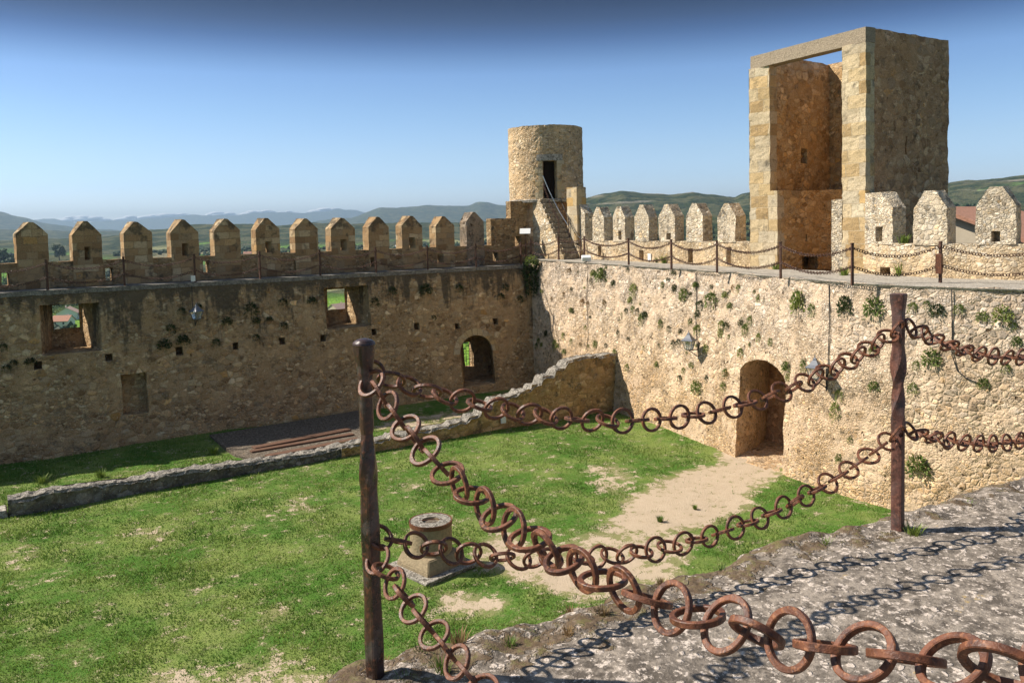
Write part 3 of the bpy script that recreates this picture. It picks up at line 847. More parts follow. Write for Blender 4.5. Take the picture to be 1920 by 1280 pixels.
def z_of_px(f, u, y):
    x_, y_, _ = f(u, 0, 0); r_ = math.hypot(x_, y_)
    lo, hi = -3.0, 3.0
    for _ in range(40):
        m2 = (lo + hi) / 2; p = Vector((x_, y_, m2))
        if CY - F_PX * p.dot(CU) / p.dot(CF) > y: lo = m2
        else: hi = m2
    return lo
ZCR = -.80
sl = []
for x, y, w_, h_ in [(1124, 470, 6, 18), (1202, 478, 8, 18), (1294, 479, 9, 26), (1366, 480, 9, 34)]:
    ua, ub = u_of_px(fA, LA, x - w_ / 2, y), u_of_px(fA, LA, x + w_ / 2, y)
    za, zb = z_of_px(fA, ua, y + h_ / 2), z_of_px(fA, ua, y - h_ / 2)
    if ub - ua < .12: ub = ua + .16
    sl.append(dict(poly=rect(ua, ub, max(za, -1.66), min(zb, ZCR - .03)), depth=.42))
mb = MB(); slab(mb, rect(0, LA, -1.75, ZCR), sl, .45, fA, cell=.12, jit=.03, seed=21)
mb.build('parapet', M_PARA_R, wallR)
MR = [(1071, 1098), (1112, 1133.5), (1150, 1173), (1191, 1217), (1236, 1266), (1287, 1318), (1346.5, 1380)]
MRZ = [(383, 401), (388, 408), (387, 407), (384, 407), (383, 406), (381.5, 405), (381, 406)]
for k, ((xa, xb), (yp, ysh)) in enumerate(zip(MR, MRZ)):
    ua, ub = u_of_px(fA, LA, xa, 440), u_of_px(fA, LA, xb, 440)
    um = (ua + ub) / 2; zt, zs_ = z_of_px(fA, um, yp), z_of_px(fA, um, ysh)
    sl = []
    if k in (2, 4):
        x, y, w_, h_ = {2: (1163, 442, 6, 19), 4: (1254, 446, 9, 18)}[k]
        va, vb = u_of_px(fA, LA, x - w_ / 2, y), u_of_px(fA, LA, x + w_ / 2, y)
        za, zb = z_of_px(fA, va, y + h_ / 2), z_of_px(fA, va, y - h_ / 2)
        sl = [dict(poly=rect(va, max(vb, va + .15), max(za, ZCR + .05), zb), depth=.40)]
    mb = MB(); slab(mb, [(ua, ZCR - .03), (ub, ZCR - .03), (ub, zs_), (um + .12, zt), (um - .12, zt), (ua, zs_)], sl, .50,
                    lambda u, w, d: fA(u, w, d - .02), cell=.10, jit=.022, seed=40 + k)
    mb.build('merlon', M_MERL_R, wallR)
fB, LB, LBs = line_map(PARB)
sl = []
for x, y, w_, h_ in [(1660, 511, 19, 22)]:
    ua, ub = u_of_px(fB, LB, x - w_ / 2, y), u_of_px(fB, LB, x + w_ / 2, y)
    za, zb = z_of_px(fB, ua, y + h_ / 2), z_of_px(fB, ua, y - h_ / 2)
    sl.append(dict(poly=rect(ua, ub, max(za, -1.74), zb), depth=.42))
mb = MB(); slab(mb, rect(0, LB, -1.85, ZCR), sl, .48, fB, cell=.12, jit=.03, seed=22)
mb.build('parapet', M_PARA_R, wallR)
for k, (xa, xb, yp, ysh, pk) in enumerate([(1622, 1674, 361, 390, (1.0, .45)), (1713, 1777, 357, 390, (.62, .3)), (1830, 1905, 350, 386, (.62, .3)), (1965, 2050, 350, 385, (.6, .3)), (2110, 2210, 348, 385, (.6, .3))]):
    ua, ub = u_of_px(fB, LB, xa, 440), u_of_px(fB, LB, xb, 440)
    um = (ua + ub) / 2; zt, zs_ = z_of_px(fB, um, yp), z_of_px(fB, um, ysh)
    sl = []
    if k in (0, 2):
        x, y, w_, h_ = {0: (1649, 440, 13, 30), 2: (1866, 447, 17, 30)}[k]
        va, vb = u_of_px(fB, LB, x - w_ / 2, y), u_of_px(fB, LB, x + w_ / 2, y)
        za, zb = z_of_px(fB, va, y + h_ / 2), z_of_px(fB, va, y - h_ / 2)
        sl = [dict(poly=rect(va, vb, max(za, ZCR + .05), zb), depth=.42)]
    w_ = ub - ua
    if k == 0: ol = [(ua, ZCR - .03), (ub, ZCR - .03), (ub, zs_), (ua + w_ * .6, zt), (ua, zt)]
    else: ol = [(ua, ZCR - .03), (ub, ZCR - .03), (ub, zs_), (um + w_ * .16, zt), (um - w_ * .16, zt), (ua, zs_)]
    mb = MB(); slab(mb, ol, sl, .53, lambda u, w, d: fB(u, w, d - .02), cell=.09, jit=.028, seed=60 + k)
    mb.build('merlon', M_MERL_R, wallR)

# ------------------------------------------------------------------ round turret at the corner, stair up to it
TC = Vector((24.15, 35.2, 0)); TR = 1.89
tur = thing('round_turret', 'small round stone turret with a dark doorway at the top of the steps', 'turret', (TC.x, TC.y, ZL))
def mapT(u, w, d):
    a = u / TR; r_ = TR - d
    return (TC.x + r_ * math.cos(a), TC.y + r_ * math.sin(a), w)
aview = math.atan2(-TC.y, -TC.x)              # the side that faces the eye
def uT(x):
    """photograph column -> arc length on the turret"""
    best = min(np.linspace(aview - 1.5, aview + 1.5, 800), key=lambda a: abs((lambda p: 960 + F_PX * p.dot(CR) / p.dot(CF))(Vector(mapT(a * TR, 2, 0))) - x))
    return best * TR
ud0, ud1 = uT(1018), uT(1044.5)
dmid = Vector(mapT((ud0 + ud1) / 2, 0, 0)); rr_ = math.hypot(dmid.x, dmid.y)
zof = lambda x, y, r_: at_r(x, y, r_).z
ztop = zof(1026, 234, math.hypot(TC.x, TC.y) - TR); zdt, zdb = zof(1031, 301, rr_), zof(1031, 372, rr_); zbase = zof(990, 374, rr_)
full = 2 * math.pi * TR; us = aview * TR - full / 2
mb = MB()
slab(mb, rect(us, us + full, zbase, ztop), [dict(poly=rect(min(ud0, ud1), max(ud0, ud1), zdb, zdt), depth=1.0, inner=(1.9, 1.0, 0, 0))], .45, mapT, cell=.11, jit=.035, seed=70, back=True)
mb.build('turret_wall', M_TURRET, tur)
mb = MB(); mb.lathe((TC.x, TC.y, ztop - .35), [(TR - .40, 0), (TR - .40, .0)], 40); mb.build('roof_floor', M_WALK, tur)
um = (ud0 + ud1) / 2; hwd = abs(ud1 - ud0) / 2
mb = MB()
slab(mb, rect(um - hwd - .30, um + hwd + .30, zdt, zdt + .30), [], .2, lambda u, w, d: mapT(u, w, d - .035), cell=.12, jit=.012, seed=71)
mb.build('door_lintel', M_CAPST, tur)
for s_ in (-1, 1):
    mb = MB()
    z_ = zdb
    for k in range(6):
        h_ = (zdt - zdb) / 6; w2 = .22 if (k + (s_ > 0)) % 2 else .38
        ua, ub = sorted((um + s_ * (hwd + .004), um + s_ * (hwd + w2)))
        slab(mb, rect(ua, ub, z_ + .008, z_ + h_ - .008), [], .15, lambda u, w, d: mapT(u, w, d - .02 - .008 * (k % 3)), cell=.15, jit=.012, seed=72 + k + s_)
        z_ += h_
    mb.build('door_jamb', M_QUOIN, tur)
mb = MB(); slab(mb, rect(um - hwd * 1.5, um + hwd * 1.5, zdb - .02, zdt + .05), [], .06, lambda u, w, d: mapT(u, w, d + .42), cell=.3, jit=.003, seed=79)  # dark panel added to paint the shade inside the open doorway
mb.build('shade_panel', simple('doorway_shade', (.018, .012, .009), .8, .2, .3, 9), tur)
mb = MB()                                       # projecting ring course and the round foot below it
mb.lathe((TC.x, TC.y, zbase - .16), [(TR - .25, 0), (TR + .06, .02), (TR + .08, .14), (TR - .02, .17)], 48)
mb.build('ring_course', M_CAPST, tur)
mb = MB()
slab(mb, rect(us, us + full, ZL - .1, zbase - .14), [], .4, lambda u, w, d: mapT(u, w, d + .16), cell=.16, jit=.03, seed=75, back=False)
mb.build('turret_foot', M_TOWER, tur)

M_STEP = weathered_top('worn_step_stone', (.36, .30, .22), (.17, .13, .09), (.50, .43, .33), .8)
NST = 12
sx0, sx1, sy0, zs0 = 22.80, 23.55, 31.75, -1.64
zs1 = zdb
run = (33.75 - sy0) / NST; rise_ = (zs1 - zs0) / NST
stair = thing('stone_stair', 'steep narrow stone stair climbing from the wall walk to the round turret doorway', 'stairs', (23.2, 32, zs0))
for k in range(NST):
    mb = MB(); mb.box(((sx0 + sx1) / 2, sy0 + run * (k + .5) + .06, zs0 + rise_ * (k + .5)), (sx1 - sx0 - .01, run + .13, rise_ - .006), 0, .012, .008)
    mb.build('step', M_STEP, stair)
mb = MB()                                       # solid flank below and beside the steps, lit from the left
def mapF(u, w, d): return (sx0 - .10 + d, u, w)
ol = [(sy0 + .02, ZR - .05), (34.6, ZR - .05), (34.6, zs1 - .03)]
for k in reversed(range(NST)): ol += [(sy0 + run * (k + 1), zs0 + rise_ * (k + 1) - .025), (sy0 + run * k + .02, zs0 + rise_ * (k + 1) - .025)]
slab(mb, ol, [], .10, mapF, cell=.07, jit=.016, seed=80)
mb.build('stair_flank', M_PARA_R, stair)
mb = MB()
slab(mb, [(sy0 - .1, ZR), (34.2, ZR), (34.2, zs1 + .2), (sy0 + 1.3, zs0 + 1.5), (sy0 - .1, zs0 + .35)], [], .2, lambda u, w, d: (sx1 + .005 + d, u, w), cell=.14, jit=.012, seed=81)
mb.build('stair_side', M_PARA_R, stair)
q = on_x(1064, 352, sx1 + .05)
mb = MB(); slab(mb, rect(q.y - .75, q.y + .05, ZCR - .1, q.z), [], .55, lambda u, w, d: (sx1 + .03 + d, u, w), cell=.12, jit=.02, seed=82)
mb.build('stair_pier', M_QUOIN, stair)

# ------------------------------------------------------------------ tall open-backed tower
tow = thing('open_tower', 'tall square stone tower left open on the courtyard side under a lintel beam', 'tower', (25.2, 18.4, ZR))
FL, FR, BR, BL = (23.31, 20.9), (22.95, 16.03), (27.42, 16.03), (27.6, 21.35)
ZTW = 5.80
def seg_map(a, b, inside):
    a, b = np.array(a), np.array(b); L_ = float(np.hypot(*(b - a))); dd = (b - a) / L_
    n2 = np.array([-dd[1], dd[0]])
    if np.dot(np.array(inside) - a, n2) < 0: n2 = -n2
    return (lambda u, w, d: (a[0] + dd[0] * u + n2[0] * d, a[1] + dd[1] * u + n2[1] * d, w)), L_
CEN = (25.3, 18.5)
def zx(f, u, y):
    x_, y_, _ = f(u, 0, 0); return at_r((lambda p: 960 + F_PX * p.dot(CR) / p.dot(CF))(Vector((x_, y_, 0))), y, math.hypot(x_, y_)).z
def ux(f, L_, x, z=2.0): return float(min(np.linspace(0, L_, 500), key=lambda u: abs((lambda p: 960 + F_PX * p.dot(CR) / p.dot(CF))(Vector(f(u, z, 0))) - x)))
# right wall: its outer face looks at the camera in shade
fR, LRt = seg_map(FR, BR, CEN)
ua, ub = ux(fR, LRt, 1697.5, 3), ux(fR, LRt, 1702.5, 3)
za, zb = zx(fR, ua, 289), zx(fR, ua, 256)
mb = MB(); slab(mb, rect(.42, LRt, -3.0, ZTW), [dict(poly=rect(ua, ua + .10, za, zb), depth=.6)], .82, fR, cell=.14, jit=.03, seed=90)
mb.build('right_wall', M_TOWER, tow)
mb = MB(); slab(mb, rect(0, .42, -3.0, ZTW - .45), [], .84, lambda u, w, d: fR(u, w, d - .01), cell=.09, jit=.028, jsc=3.5, seed=91)
mb.build('corner_pillar', M_QUOIN, tow)
# left wall: its inner face looks at the camera
iA = (FL[0], FL[1] - .84); iB = (BL[0], BL[1] - .84)
fLw, LLt = seg_map(iA, iB, (iA[0], iA[1] + 1))
ua, ub = ux(fLw, LLt, 1501.5, 2.5), ux(fLw, LLt, 1513, 2.5)
za, zb = zx(fLw, ua, 306), zx(fLw, ua, 278)
mb = MB(); slab(mb, rect(.42, LLt, -3, ZTW - .04), [dict(poly=rect(ua, ub, za, zb), depth=.6)], .84, fLw, cell=.14, jit=.03, seed=92)
mb.build('left_wall', M_TOWIN, tow)
mb = MB(); slab(mb, rect(0, .42, -3.0, ZTW - .45), [], .86, lambda u, w, d: fLw(u, w, d - .01), cell=.09, jit=.028, jsc=3.5, seed=93)
mb.build('corner_pillar', M_QUOIN, tow)
# back wall
bA, bB = (BR[0] - .5, BR[1] + .8), (BL[0] - .5, BL[1] - .84)
fBk, LBk = seg_map(bA, bB, (bA[0] + 1, bA[1]))
mb = MB(); slab(mb, rect(-.1, LBk + .1, -3, ZTW - .03), [], .5, fBk, cell=.16, jit=.03, seed=94)
mb.build('back_wall', M_TOWIN, tow)
# lintel across the open front
fLt, LLl = seg_map(FL, FR, CEN)
mb = MB(); slab(mb, rect(-.004, LLl + .004, ZTW - .45, ZTW), [], .44, lambda u, w, d: fLt(u, w, d - .005), cell=.16, jit=.008, seed=95)
mb.build('lintel_beam', M_GRIT, tow)
# thicker lower stage with a rounded back, and its ledge
zl = zx(fLw, .2, 358)
arc = [(iA[0] + .02, iA[1] - .34), (iA[0] + .5, iA[1] - .36), (iA[0] + 1.4, iA[1] - .40), (iA[0] + 2.2, iA[1] - .50), (iA[0] + 2.7, iA[1] - .85), (iA[0] + 2.95, iA[1] - 1.5), (iA[0] + 3.0, iA[1] - 2.3), (iA[0] + 3.0, FR[1] + .7)]
P_ = np.array(arc); L2_ = np.concatenate([[0], np.cumsum(np.hypot(*np.diff(P_, axis=0).T))])
S_ = smooth_line([(x, y, 0) for x, y in arc])[:, :2]; SL_ = np.concatenate([[0], np.cumsum(np.hypot(*np.diff(S_, axis=0).T))])
def fArc(u, w, d):
    x, y = np.interp(u, SL_, S_[:, 0]), np.interp(u, SL_, S_[:, 1])
    x2, y2 = np.interp(u + .05, SL_, S_[:, 0]), np.interp(u + .05, SL_, S_[:, 1]); x1, y1 = np.interp(u - .05, SL_, S_[:, 0]), np.interp(u - .05, SL_, S_[:, 1])
    dx, dy = x2 - x1, y2 - y1; l_ = math.hypot(dx, dy) or 1
    return (x - dy / l_ * d, y + dx / l_ * d, w)
ua, ub = ux(fArc, SL_[-1], 1504, -1), ux(fArc, SL_[-1], 1533, -1)
us0, us1 = ux(fArc, SL_[-1], 1510.5, 0), ux(fArc, SL_[-1], 1514.5, 0)
z0, z1 = zx(fArc, us0, 453), zx(fArc, us0, 438)
mb = MB()
slab(mb, rect(0, float(SL_[-1]), ZR - .1, zl), [dict(poly=rect(ua, ub, ZR - .08, zx(fArc, ua, 481)), depth=.5), dict(poly=rect(us0, us0 + .09, z0, z1), depth=.45)], .5, fArc, cell=.13, jit=.03, seed=96, back=False)
mb.build('lower_stage', M_TOWIN, tow)
mb = MB(); slab(mb, rect(-.02, .34, -3.0, zl - .01), [], .42, lambda u, w, d: (iA[0] - .012 + u, iA[1] - .35 + d, w), cell=.11, jit=.016, seed=97)
mb.build('lower_pillar', M_QUOIN, tow)
mb = MB(); slab(mb, rect(-.02, .5, -3.0, zx(fR, 0, 372)), [], .4, lambda u, w, d: (FR[0] + .02 + u, FR[1] + .83 + d, w), cell=.11, jit=.02, seed=98)
mb.build('lower_pillar', M_MERL_R, tow)

# ------------------------------------------------------------------ ruined cross wall in the courtyard
def dwarf(name, label, profile, th, mat, seed, yc, topmat):
    t_ = thing(name, label, 'stone wall', (profile[0][0], yc, ZG))
    x0, x1 = profile[0][0], profile[-1][0]
    ol = [(x0, ZG - .1), (x1, ZG - .1)] + [(x, z) for x, z in reversed(profile)]
    mb = MB(); slab(mb, ol, [], th, lambda u, w, d: (u, yc + d + nz((u * .6, seed, w), 1, 2) * .06, w), cell=.10, jit=.045, jsc=3, seed=seed, rim=False)
    mb.build('wall_face', mat, t_)
    mb = MB(); vs_, fs_ = [], []                  # rough lichen-covered top
    nn = max(8, int((x1 - x0) / .10)); px_ = [p[0] for p in profile]; pz_ = [p[1] for p in profile]
    K = 9
    for i in range(nn + 1):
        u = x0 + (x1 - x0) * i / nn; z = np.interp(u, px_, pz_)
        for k in range(K):
            d = -.05 + (th + .10) * k / (K - 1)
            e = -.07 if k in (0, K - 1) else 0
            p = Vector((u, yc + d + nz((u * .6, seed, z), 1, 2) * .06, z + e))
            vs_.append(p + Vector((0, nz(p, 4) * .05, nz(p + Vector((3, 3, 3)), 3.5, 4) * .075)))
    for i in range(nn):
        for k in range(K - 1): fs_.append((i * K + k, i * K + k + 1, (i + 1) * K + k + 1, (i + 1) * K + k))
    for i in (0, nn):                             # ends
        b = len(vs_)
        for k in range(K): vs_.append(Vector((vs_[i * K + k].x, vs_[i * K + k].y, ZG - .1)))
        for k in range(K - 1): fs_.append((i * K + k, i * K + k + 1, b + k + 1, b + k))
    mb.add(vs_, fs_); mb.build('wall_top', topmat, t_)
    return t_
prof = []
for b, tp in [((640, 853), 834), ((700, 843), 824), ((800, 828), 804), ((845, 821), 795), ((880, 815), 782), ((905, 811), 762), ((925, 808), 748), ((960, 803), 740), ((1000, 797), 722), ((1020, 794), 705), ((1045, 790), 690), ((1065, 787), 676), ((1090, 783), 670), ((1137, 776), 665), ((1150, 774), 664)]:
    P = on_y(b[0], b[1], 26.2); P2 = at_r(b[0], tp, math.hypot(P.x, P.y)); prof.append((P.x, P2.z - .03))
prof[-1] = (21.35, prof[-2][1] - .02)
rgp = random.Random(3); pp = []
for (xa, za), (xb, zb) in zip(prof[:-1], prof[1:]):
    n_ = max(1, int((xb - xa) / .32))
    for k in range(n_):
        zq = za + (zb - za) * (k / n_) + rgp.uniform(-.04, .04); pp += [(xa + (xb - xa) * k / n_, zq), (xa + (xb - xa) * (k + .8) / n_, zq + rgp.uniform(-.03, .03))]
prof = pp + [prof[-1]]
CW = dwarf('cross_wall', 'ruined cross wall rising in broken steps to meet the sunlit castle wall', prof, .56, M_DWARF, 11, 26.2, M_CAPD)
prof2 = []
for b, tp in [((16, 968), 936), ((120, 948), 916), ((250, 925), 900), ((330, 912), 884), ((500, 885), 862), ((600, 864), 846), ((640, 853), 835)]:
    P = on_y(b[0], b[1], 26.25); P2 = at_r(b[0], tp, math.hypot(P.x, P.y)); prof2.append((P.x, P2.z - .02))
prof2[-1] = (prof[0][0] - .01, prof[0][1])
dwarf('low_wall', 'long knee-high dark stone wall crossing the lawn', prof2, .50, M_KERB, 12, 26.25, M_CAPD)
P = on_z(-5, 968, ZG)
t_ = thing('threshold_stone', 'flat reddish threshold stone at the left end of the low wall', 'stone slab', (P.x, P.y, ZG))
mb = MB(); mb.box((prof2[0][0] - .75, 26.5, ZG + .06), (1.45, .6, .22), 0, .03, .02); mb.build('slab', M_CAPST, t_)
p = on_y(943, 786, 26.12)
mb = MB(); mb.box((0, 0, 0), (.21, .05, .28), 0, .008); tag(mb.build('notice_plate', M_PLATE, None, origin=(p.x, p.y - .03, p.z), local=True), 'small blank white plate on the low part of the ruined cross wall', 'plate')

# paved platform with plank strips between the walls
pv = gpoly([(395, 820), (600, 785), (700, 765), (838, 762), (830, 772), (700, 790), (668, 812), (700, 830), (480, 870), (440, 858)])
KEEP_OUT.append(gpoly([(392, 818), (600, 783), (700, 763), (700, 815), (690, 838), (480, 875), (436, 860)]))
KEEP_OUT.append([(-1.5, 26.2), (22, 26.2), (22, 27.0), (-1.5, 27.0)])
pts = [on_z(x, y, ZG) for x, y in [(393, 820), (600, 786), (690, 770), (690, 836), (475, 868), (440, 857)]]
plat = thing('stone_platform', 'low dark paved platform with brown plank strips at the foot of the shaded wall', 'platform', tuple(pts[0]))
mb = MB(); mb2 = []
bm = bmesh.new(); ring = [bm.verts.new((p.x, p.y, ZG + .10)) for p in pts]; f = bm.faces.new(ring)
ex = bmesh.ops.extrude_face_region(bm, geom=[f]); vsx = [e for e in ex['geom'] if isinstance(e, bmesh.types.BMVert)]
for v in vsx: v.co.z = ZG - .1
me = bpy.data.meshes.new('paving'); bm.to_mesh(me); bm.free()
add_obj('paving', me, M_SLAB, plat)
for (xa, ya, xb, yb), w_ in [((475, 841, 655, 806), .34), ((470, 848, 662, 815), .26), ((500, 857, 672, 824), .34)]:
    A, B = on_z(xa, ya, ZG + .1), on_z(xb, yb, ZG + .1); d = (B - A); L_ = d.length
    mb = MB(); mb.box((A + B) / 2 + Vector((0, 0, .03)), (L_, w_, .06), math.atan2(d.y, d.x), .008)
    mb.build('plank_strip', M_PLANK, plat)
tg_ = gpoly([(395, 815), (600, 783), (840, 750), (1000, 730), (1000, 770), (880, 805), (700, 835), (560, 858), (480, 870), (440, 858)])

# ------------------------------------------------------------------ stone well head
WC = Vector((8.02, 16.55, ZG)); 
well = thing('well_head', 'round stone well head on a square sloped plinth in the lawn', 'well', tuple(WC))
WR = .47
KEEP_OUT.append([(WC.x + 1.05 * math.cos(a), WC.y + 1.05 * math.sin(a)) for a in np.linspace(0, 2 * math.pi, 16, endpoint=False)])
c0 = on_z(804, 1084, ZG); wa = math.atan2(c0.y - WC.y, c0.x - WC.x) - math.pi / 4
rot = Matrix.Rotation(wa, 3, 'Z')
bm = bmesh.new()
lv = []
for s_, z in ((.56, -.1), (.56, .14), (.47, .36)):
    lv.append([bm.verts.new(WC + rot @ Vector((x * s_, y * s_, z))) for x, y in ((-1, -1), (1, -1), (1, 1), (-1, 1))])
for a, b in zip(lv[:-1], lv[1:]):
    for k in range(4): bm.faces.new((a[k], a[(k + 1) % 4], b[(k + 1) % 4], b[k]))
bm.faces.new(lv[-1])
bmesh.ops.bevel(bm, geom=[e for e in bm.edges if len(e.link_faces) == 2], offset=.02, segments=2, affect='EDGES')
me = bpy.data.meshes.new('plinth'); bm.to_mesh(me); bm.free()
M_WELL = simple('well_sandstone', (.29, .225, .14), .92, .15, .3, 16, bump=.02)
add_obj('plinth', me, M_WELL, well)
mb = MB(); mb.box(WC + Vector((0, 0, .01)), (1.5, 1.5, .09), wa, .02, .015); mb.build('footing', M_CAPD, well)
mb = MB(); prof_ = []
mb.lathe((WC.x, WC.y, ZG + .34), [(WR * .99, 0), (WR, .25), (WR, .70)], 40, close=False)
mb.lathe((WC.x, WC.y, ZG + .34), [(WR * .42, .70), (WR * .42, .2)], 40, close=False)
mb.build('drum', M_WELL, well, True)
mb = MB(); mb.lathe((WC.x, WC.y, ZG + 1.035), [(WR - .02, .0), (WR - .02, .012), (WR * .42, .014)], 40, close=False); mb.build('capstone', M_CAPD, well)
mb = MB(); mb.lathe((WC.x, WC.y, ZG + .96), [(WR + .008, 0), (WR + .016, .0), (WR + .016, .09), (WR + .004, .09), (WR - .012, .085)], 40, close=False); mb.build('iron_band', M_RUST, well)
mb = MB(); mb.lathe((WC.x, WC.y, ZG + .99), [(WR * .43, 0), (.01, 0)], 32, close=False); mb.build('inner_cover', M_SLAB, well)
mb = MB(); mb.tube([WC + Vector((-.22, .12, 1.05)), WC + Vector((.24, -.10, 1.05))], .008, 5); mb.build('cross_bar', M_RUST, well)

# ------------------------------------------------------------------ the terrace under the near chains
EX = [-3.0, -1.0, .2, .70, .84, .93, 1.02, 1.2, 1.38, 1.6, 2.09, 2.52, 3.05, 3.38, 3.67, 4.18, 4.74, 8.0, 19.0]
EY = [.2, 1.1, 1.95, 2.44, 2.61, 2.65, 2.67, 2.62, 2.58, 2.56, 2.55, 2.54, 2.54, 2.50, 2.47, 2.43, 2.40, 2.2, 1.7]
ter = thing('rampart_terrace', 'broad lichen-covered stone terrace top that the near chain posts stand on', 'terrace', (3, 1.5, ZT))
U = np.concatenate([np.arange(-3, .6, .12), np.arange(.6, 5.6, .022), np.arange(5.6, 19, .25), [19.0]])
V = np.concatenate([np.arange(0, .5, .02), np.arange(.5, 2.6, .026), np.arange(2.6, 9, .3)])
vs_ = []
for u in U:
    ey = np.interp(u, EX, EY)
    e_ = .045 * nz((u, 0, 2), 2.2, 4) + .03 * nz((u, 5, 2), 9, 4)
    for v in V:
        f_ = min(v / .11, 1.0)
        x, y = u, ey + e_ * max(0, 1 - v / .5) - v
        q = Vector((x, y, 0))
        z = ZT - .055 * (1 - f_) ** 2 + .018 * nz(q, 1.1, 2) + (.004 + .028 * (1 - min(v / .40, 1))) * nz(q + Vector((9, 0, 0)), 7, 5) + .003 * nz(q, 30, 3)
        vs_.append((x, y, z))
nv = len(V); nu = len(U)
idx = np.arange(nu * nv).reshape(nu, nv)
fs_ = np.stack([idx[:-1, :-1], idx[1:, :-1], idx[1:, 1:], idx[:-1, 1:]], -1).reshape(-1, 4).tolist()
b = len(vs_)
for i, u in enumerate(U):
    x, y, z = vs_[i * nv]
    for k, (dy, dz) in enumerate(((.0, -.12), (-.02, -.5), (.03, -1.6), (.10, -6.3))):
        vs_.append((x, y + dy + .04 * nz((x, dz, 1), 3), z + dz))
for i in range(nu - 1):
    fs_.append((i * nv, (i + 1) * nv, b + (i + 1) * 4, b + i * 4))
    for k in range(3): fs_.append((b + i * 4 + k, b + (i + 1) * 4 + k, b + (i + 1) * 4 + k + 1, b + i * 4 + k + 1))
mb = MB(); mb.add(vs_, fs_); mb.build('terrace_top', M_TERR, ter, True)
def zt_at(x, y):
    i = int(np.abs(U - x).argmin()); k = int(np.abs(np.array([vs_[i * nv + j][1] for j in range(nv)]) - y).argmin()); return vs_[i * nv + k][2]
TZ = {}

# ------------------------------------------------------------------ near fence: forged posts and chains of flat rings
def post_mesh(name, prof, square, twist, hole=()):
    """prof = [(z, half width)], square 0..1 roundness by height, twist by height"""
    n = 24; vs2, fs2 = [], []
    for z, hw in prof:
        sq = square(z); tw = twist(z)
        for k in range(n):
            a = 2 * math.pi * k / n + .0001
            c_, s_ = math.cos(a), math.sin(a)
            p_ = 2 + sq * 5
            r_ = hw / ((abs(c_) ** p_ + abs(s_) ** p_) ** (1 / p_))
            r_ *= 1 + .035 * noise.noise(Vector((c_ * 2, s_ * 2, z * 9)))
            vs2.append((r_ * math.cos(a + tw), r_ * math.sin(a + tw), z))
    for i in range(len(prof) - 1):
        for k in range(n): fs2.append((i * n + k, i * n + (k + 1) % n, (i + 1) * n + (k + 1) % n, (i + 1) * n + k))
    fs2.append(tuple(reversed(range(n)))); fs2.append(tuple((len(prof) - 1) * n + k for k in range(n)))
    me_ = bpy.data.meshes.new(name); me_.from_pydata(vs2, [], fs2); me_.update()
    if hole:
        oa = bpy.data.objects.new('tmp', me_); COL.objects.link(oa)
        cut = []
        for z, ang, rad in hole:
            mbh = MB(); d_ = Vector((math.cos(ang), math.sin(ang), 0))
            mbh.tube([Vector((0, 0, z)) - d_ * .2, Vector((0, 0, z)) + d_ * .2], rad, 12)
            oc = bpy.data.objects.new('cut', mbh.mesh('cut')); COL.objects.link(oc); cut.append(oc)
            md = oa.modifiers.new('b', 'BOOLEAN'); md.object = oc; md.operation = 'DIFFERENCE'; md.solver = 'EXACT'
        dg = bpy.context.evaluated_depsgraph_get(); dg.update()
        m2 = bpy.data.meshes.new_from_object(oa.evaluated_get(dg)); m2.name = name
        for oc in cut + [oa]: bpy.data.objects.remove(oc)
        me_ = m2
    return me_
def steps(a, b, n): return [a + (b - a) * i / n for i in range(n + 1)]
def smooth01(x): x = min(max(x, 0), 1); return x * x * (3 - 2 * x)
profA = [(-.03, .0265)] + [(z, .0250 + .0015 * math.sin(z * 17)) for z in steps(0, .62, 14)] + [(z, .0235 + .005 * math.sin((z - .62) * 22)) for z in steps(.63, .80, 14)] + [(z, .0235) for z in steps(.82, .96, 5)] + [(z, .0235 + .0125 * smooth01((z - .96) / .125) ** 1.3) for z in steps(.965, 1.085, 8)] + [(1.088, .0375), (1.094, .036), (1.102, .027), (1.107, .012)]
meA = post_mesh('post', profA, lambda z: .8 if z < .62 else .8 - .7 * smooth01((z - .62) / .15), lambda z: .35 + 1.4 * smooth01((z - .60) / .22))
profB = [(-.03, .029)] + [(z, .0275) for z in steps(0, .46, 8)] + [(z, .027 + .0035 * math.sin((z - .46) * 25)) for z in steps(.47, .86, 26)] + [(z, .0265) for z in steps(.87, .99, 4)] + [(z, .0265 + .008 * smooth01((z - 1.0) / .09)) for z in steps(1.0, 1.09, 6)] + [(1.098, .0355), (1.10, .033)]
meB = post_mesh('post', profB, lambda z: 1.0, lambda z: .25 + 3.14 * smooth01((z - .47) / .38), [(.955, R(-118), .012), (.45, R(-118), .012)])
A_ = Vector((.986, 2.48, 0)); B_ = Vector((3.514, 2.283, 0)); D_ = Vector((6.0, 2.25, 0)); E_ = Vector((1.0, .30, 0))
NEARP = []
for P, me_, mt, lab in ((A_, meA, M_POST, 'dark round-headed twisted iron post nearest the camera on the terrace corner'),
                        (B_, meB, M_POSTB, 'square brown twisted iron post with drilled holes at the terrace edge'),
                        (D_, meB.copy(), M_POSTB, 'twisted iron post farther along the terrace edge'),
                        (E_, meA.copy(), M_POST, 'twisted iron post beside the camera where the nearest chain ends')):
    if not me_.materials: me_.materials.append(mt)
    else: me_.materials[0] = mt
    o = bpy.data.objects.new('fence_post', me_); COL.objects.link(o); o.location = (P.x, P.y, ZT); o.scale = (.92, .92, 1)
    me_.polygons.foreach_set('use_smooth', [True] * len(me_.polygons)); me_.set_sharp_from_angle(angle=R(14))
    tag(o, lab, 'fence post', 'forged posts of the near fence')

